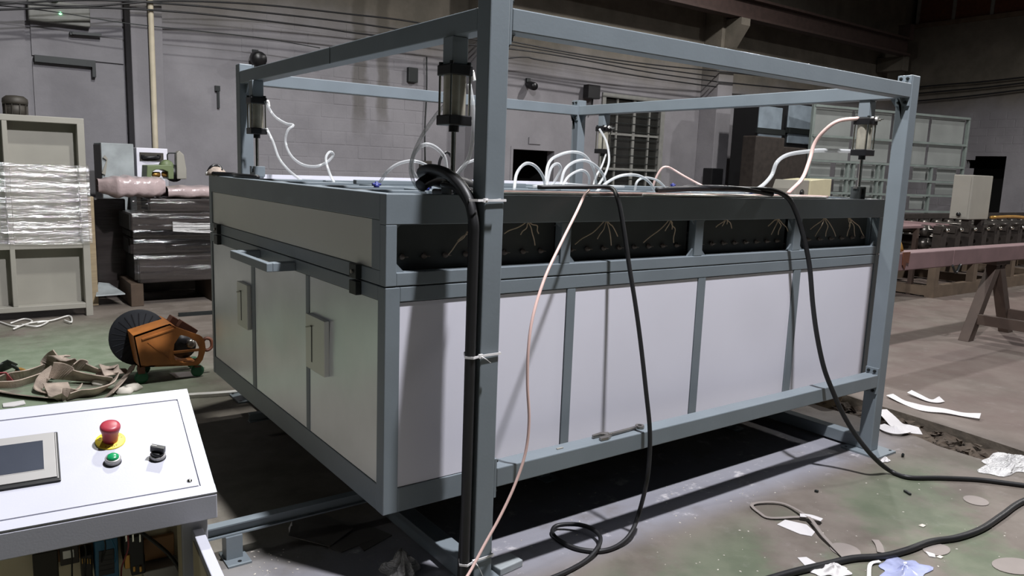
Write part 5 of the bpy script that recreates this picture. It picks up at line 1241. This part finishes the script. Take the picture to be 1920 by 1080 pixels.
# ================================================================== scrap and litter on the floor
def flat(name, mt, pix, h, lab, cat, group=None, z=.001, lift=None):
    pts = [at(x, y, 2, z+(lift[i] if lift else 0)) for i, (x, y) in enumerate(pix)]
    o = MB().prism(pts, (0, 0, h)).build(name, mt, origin=pts[0]); return tag(o, lab, cat, group)
flat('scrap_sheet', 'cardboard', [(541, 1006), (548, 978), (610, 966), (662, 992), (618, 1026)], .004, 'bent dark sheet scrap with a curled end under the machine', 'sheet', lift=[.035, .03, .02, .012, .004])
flat('scrap_sheet', 'cardboard', [(595, 1022), (612, 1029), (636, 1012), (662, 994), (700, 1012), (640, 1036)], .003, 'flat dark scrap sheet nearest the machine corner', 'sheet', z=.002)
flat('scrap_sheet', 'cardboard', [(625, 975), (690, 985), (735, 1004), (682, 1034), (655, 1000)], .003, 'dark scrap sheet farther under the machine corner', 'sheet', z=.001)
p = at(541, 1000, 2, .02); tag(MB().prism([at(541, 990, 2, .03), at(547, 978, 2, .05), at(548, 1006, 2, .004), at(543, 1006, 2, .004)], (.004, .004, 0)).build('sheet_lip', 'paper', origin=p), 'pale curled edge strip on the bent scrap sheet', 'strip')
def crumple(name, mt, cx_, cy_, rx_, ry_, h, lab, cat, seed, n=16, zz=0):
    r = random.Random(seed); c = at(cx_, cy_, 2, zz); ph = [r.uniform(0, 6) for _ in range(8)]
    ex = at(cx_+rx_, cy_, 2, zz)-c; ey = at(cx_, cy_-ry_, 2, zz)-c
    def fn(u, v):
        a = 2*math.pi*u; k = v; rad = 1+.18*math.sin(3*a+ph[0])+.12*math.sin(7*a+ph[1])
        q = c+ex*(k*rad*math.cos(a))+ey*(k*rad*math.sin(a))
        q.z = zz+.004+h*(1-k)**.7*(.6+.4*math.sin(5*a+ph[2]+6*k))+h*.22*abs(math.sin(9*a+ph[3]+4*k))*(1-k)
        return q
    return tag(MB().sheet(fn, 40, 10).build(name, mt, origin=c), lab, cat)
crumple('plastic_bag', 'bag', 752, 1074, 34, 22, .085, 'crumpled clear plastic bag on the floor at the bottom edge', 'bag', 2)
p = at(945, 1046, 2, 0)
MB_ = MB(Matrix.Translation(V((.225, .095, 0))) @ Matrix.Rotation(.12, 4, 'Z')); MB_.box(-.075, .045, -.04, .04, 0, .03)
tag(MB_.build('steel_offcut', 'greypanel', bevel=.004, origin=(.21, .095, 0)), 'grey offcut block at the foot of the near post', 'offcut')
# white film strips at right
def strip(pix, width, lab, tilt=None, mt='paper'):
    pts = [at(x, y, 2, z) for x, y, z in pix]; sides = None
    if tilt:
        sides = []
        for i in range(len(pts)):
            tt = pts[min(i+1, len(pts)-1)]-pts[max(i-1, 0)]; s_ = tt.cross(V((0, 0, 1))).normalized(); k = tilt[i]; sides.append(s_*math.cos(k)+V((0, 0, 1))*math.sin(k))
    o = MB().ribbon(pts, width, .003, sides, 7).build('film_strip', mt, origin=pts[0]); return tag(o, lab, 'strip', 'white film strips by the trench')
strip([(1668, 740, .02), (1690, 752, .012), (1712, 760, .012), (1735, 766, .02), (1770, 770, .02), (1805, 777, .015), (1838, 780, .03)], .055, 'longest white film strip lying beyond the trench', [-.2, -.1, -.4, -.5, -.3, -.2, -.5])
strip([(1705, 734, .03), (1720, 741, .02), (1740, 750, .012), (1755, 752, .012), (1766, 748, .02)], .05, 'short white film strip behind the longest strip', [-.3, -.2, -.1, -.2, -.6])
strip([(1652, 768, .02), (1668, 783, .015), (1682, 797, .02), (1700, 803, .03), (1726, 808, .02)], .075, 'white film strip bent over the trench edge by the right post', [-.1, -.2, -.3, -.4, -.3])
strip([(1650, 797, .015), (1668, 805, .03), (1690, 806, .035), (1712, 802, .02)], .06, 'crumpled white strip beside the right post foot', [-.3, -.5, -.5, -.3])
crumple('plastic_film', 'whitefilm', 1893, 872, 58, 19, .05, 'milky plastic film heaped at the end of the trench', 'film', 7)
crumple('paper_scrap', 'paper', 1659, 864, 9, 4, .02, 'small white scrap under the right base plate', 'scrap', 9)
def ell(cx_, cy_, rx_, ry_, rot, mt, lab, z=.0015, h=.002):
    pts = []
    for i in range(28):
        a = 2*math.pi*i/28; x = rx_*math.cos(a); y = ry_*math.sin(a)
        pts.append(at(cx_+x*math.cos(rot)-y*math.sin(rot), cy_+x*math.sin(rot)+y*math.cos(rot), 2, z))
    return tag(MB().prism(pts, (0, 0, h)).build('paper_disc', mt, origin=at(cx_, cy_, 2, 0)), lab, 'disc', 'grey paper discs on the floor')
ell(1585, 1032, 30, 12, .25, 'disc', 'grey paper disc touching the thick cable on its upper side')
ell(1756, 1031, 26, 11, .05, 'disc', 'grey paper disc just below the thick cable')
ell(1830, 939, 25, 8, .22, 'disc', 'faint grey paper disc above the thick cable at right')
ell(1905, 1062, 46, 15, .12, 'disc', 'large grey paper disc at the lower right edge')
flat('tape_piece', 'paper', [(1457, 984), (1472, 975), (1512, 984), (1528, 998), (1522, 1006), (1500, 1002)], .002, 'white torn paper piece beneath the bands', 'paper', z=.001)
def band(pix, width, lab, mt='paper'):
    pts = [at(x, y, 2, z) for x, y, z in pix]; o = MB().ribbon(pts, width, .002, None, 5).build('packing_band', mt, origin=pts[0]); return tag(o, lab, 'band', 'packing bands on the floor')
band([(1541, 972, .02), (1500, 969, .012), (1445, 971, .008), (1425, 962, .008), (1410, 946, .01), (1440, 941, .012), (1472, 945, .012), (1505, 962, .02), (1522, 975, .025), (1540, 1000, .02), (1560, 1022, .012), (1583, 1046, .008)], .016, 'long pale packing band bent into a loop on the floor', 'disc')
band([(1500, 966, .02), (1520, 968, .024), (1541, 975, .022)], .035, 'short broad white band end on the loop', 'paper')
band([(1641, 1012, .006), (1648, 1022, .006), (1652, 1036, .008)], .03, 'short grey band sticking out above the thick cable', 'disc')
band([(1650, 1052, .012), (1632, 1058, .008), (1629, 1085, .006)], .015, 'thin pale band running out of the photo below the cable', 'paper')
crumple('plastic_bag', 'bluebag', 1692, 1070, 46, 22, .022, 'blue tinted plastic bag at the bottom right', 'bag', 4)
crumple('paper_scrap', 'paper', 1560, 1072, 34, 11, .03, 'torn white paper heap at the bottom edge below the cable', 'scrap', 5)
flat('paper_scrap', 'paper', [(1495, 1046), (1512, 1045), (1530, 1056), (1510, 1062)], .002, 'small white scrap left of the thick cable end', 'scrap')
flat('paper_scrap', 'paper', [(1735, 1035), (1752, 1040), (1754, 1046), (1742, 1044)], .004, 'torn cream corner beside the grey disc', 'scrap')
r = random.Random(9); mb = MB()
for k in range(120):
    if k < 60: x, y = r.uniform(1230, 1915), r.uniform(900, 1078)
    elif k < 85: x, y = r.uniform(470, 560), r.uniform(1030, 1078)
    else: x, y = r.uniform(960, 1560), r.uniform(880, 1060)
    p = at(x, y, 2, 0)
    if p.x > 3.2: continue
    s_ = r.choice((.003, .004, .005, .007)); a = r.uniform(0, 3)
    c_, n_ = math.cos(a)*s_, math.sin(a)*s_
    mb.add([p+V((c_, n_, .001)), p+V((-n_*.6, c_*.6, .001)), p+V((-c_, -n_, .001)), p+V((n_*.6, -c_*.6, .001)), p+V((0, 0, .004))], [(0, 1, 4), (1, 2, 4), (2, 3, 4), (3, 0, 4)])
o = mb.build('floor_chips', 'dust'); tag(o, 'scattered small white chips on the floor', 'debris', kind='stuff')
for k, (x, y) in enumerate(((1729, 986), (1762, 1045))):
    flat('paint_chip', 'dust', [(x-7, y), (x, y-3), (x+7, y), (x+2, y+3)], .003, ('pale oval chip above the thick cable', 'pale flat chip right of the grey disc')[k], 'chip')
for k, (x, y, x2, y2) in enumerate(((1696, 920, 1707, 927), (1528, 920, 1534, 922))):
    p, q = at(x, y, 2, .006), at(x2, y2, 2, .006)
    tag(MB().beam(p, q, .012, .01).build('screw', 'bracket', origin=p), ('dark screw on the floor left of the faint disc', 'tiny dark screw in front of the right base plate')[k], 'screw')
tag(MB().cyl(at(1693, 852, 2, 0), at(1693, 852, 2, .02), .008, n=6).build('nut', 'bracket', origin=at(1693, 852, 2, 0)), 'dark nut just beyond the right base plate corner', 'nut')
# concrete pipe end lying in the trench behind the right post
c = V((3.55, 1.0, .07)); t = thing('clay_pipe', 'short pale pipe lying in the dark behind the right post', 'pipe', c)
mb = MB(); n = 24; ax = V((.25, 1, 0)).normalized(); a1 = ax.cross(V((0, 0, 1))).normalized(); a2 = V((0, 0, 1))
ring = lambda rr, d: [c+ax*d+(a1*math.cos(i*2*math.pi/n)+a2*math.sin(i*2*math.pi/n))*rr for i in range(n)]
vs = ring(.13, -.3)+ring(.105, -.3)+ring(.13, .3)+ring(.105, .3)
mb.add(vs, [(i, n+i, n+(i+1) % n, (i+1) % n) for i in range(n)]+[(i, (i+1) % n, 2*n+(i+1) % n, 2*n+i) for i in range(n)]+[(n+i, 3*n+i, 3*n+(i+1) % n, n+(i+1) % n) for i in range(n)]+[(2*n+i, 2*n+(i+1) % n, 3*n+(i+1) % n, 3*n+i) for i in range(n)], True)
mb.build('pipe_shell', 'wood', t)
# small rag with a clip on the rear left corner of the hood
c = at(404, 322, 1, 2.40)
t = thing('grease_rag', 'small brown rag and black cord on the hood rear corner', 'rag', (c.x, 2.40, BZ1))
mb = MB().lathe((c.x, 2.40, BZ1), (0, 0, 1), [(.045, 0), (.05, .02), (.03, .045), (.01, .05)], 10); r = random.Random(3); mb.v = [v+V((r.uniform(-.01, .01), r.uniform(-.01, .01), 0)) for v in mb.v]; mb.build('rag', 'strap', t)
MB().tube([(c.x-.04, 2.42, BZ1+.01), (c.x-.02, 2.40, BZ1+.05), (c.x+.02, 2.41, BZ1+.055), (c.x+.03, 2.38, BZ1+.03)], .009, 6, 4).build('cord', 'black', t)
MB().tube([(c.x-.03, 2.34, BZ1+.012), (c.x+.04, 2.2, BZ1+.012), (c.x+.01, 2.0, BZ1+.012), (c.x+.05, 1.8, BZ1+.01)], .012, 8, 5).build('cord', 'black', t)
MB().lathe((c.x-.035, 2.41, BZ1), (0, 0, 1), [(.015, 0), (.02, .01), (.01, .022)], 8).build('clip', 'foil', t)
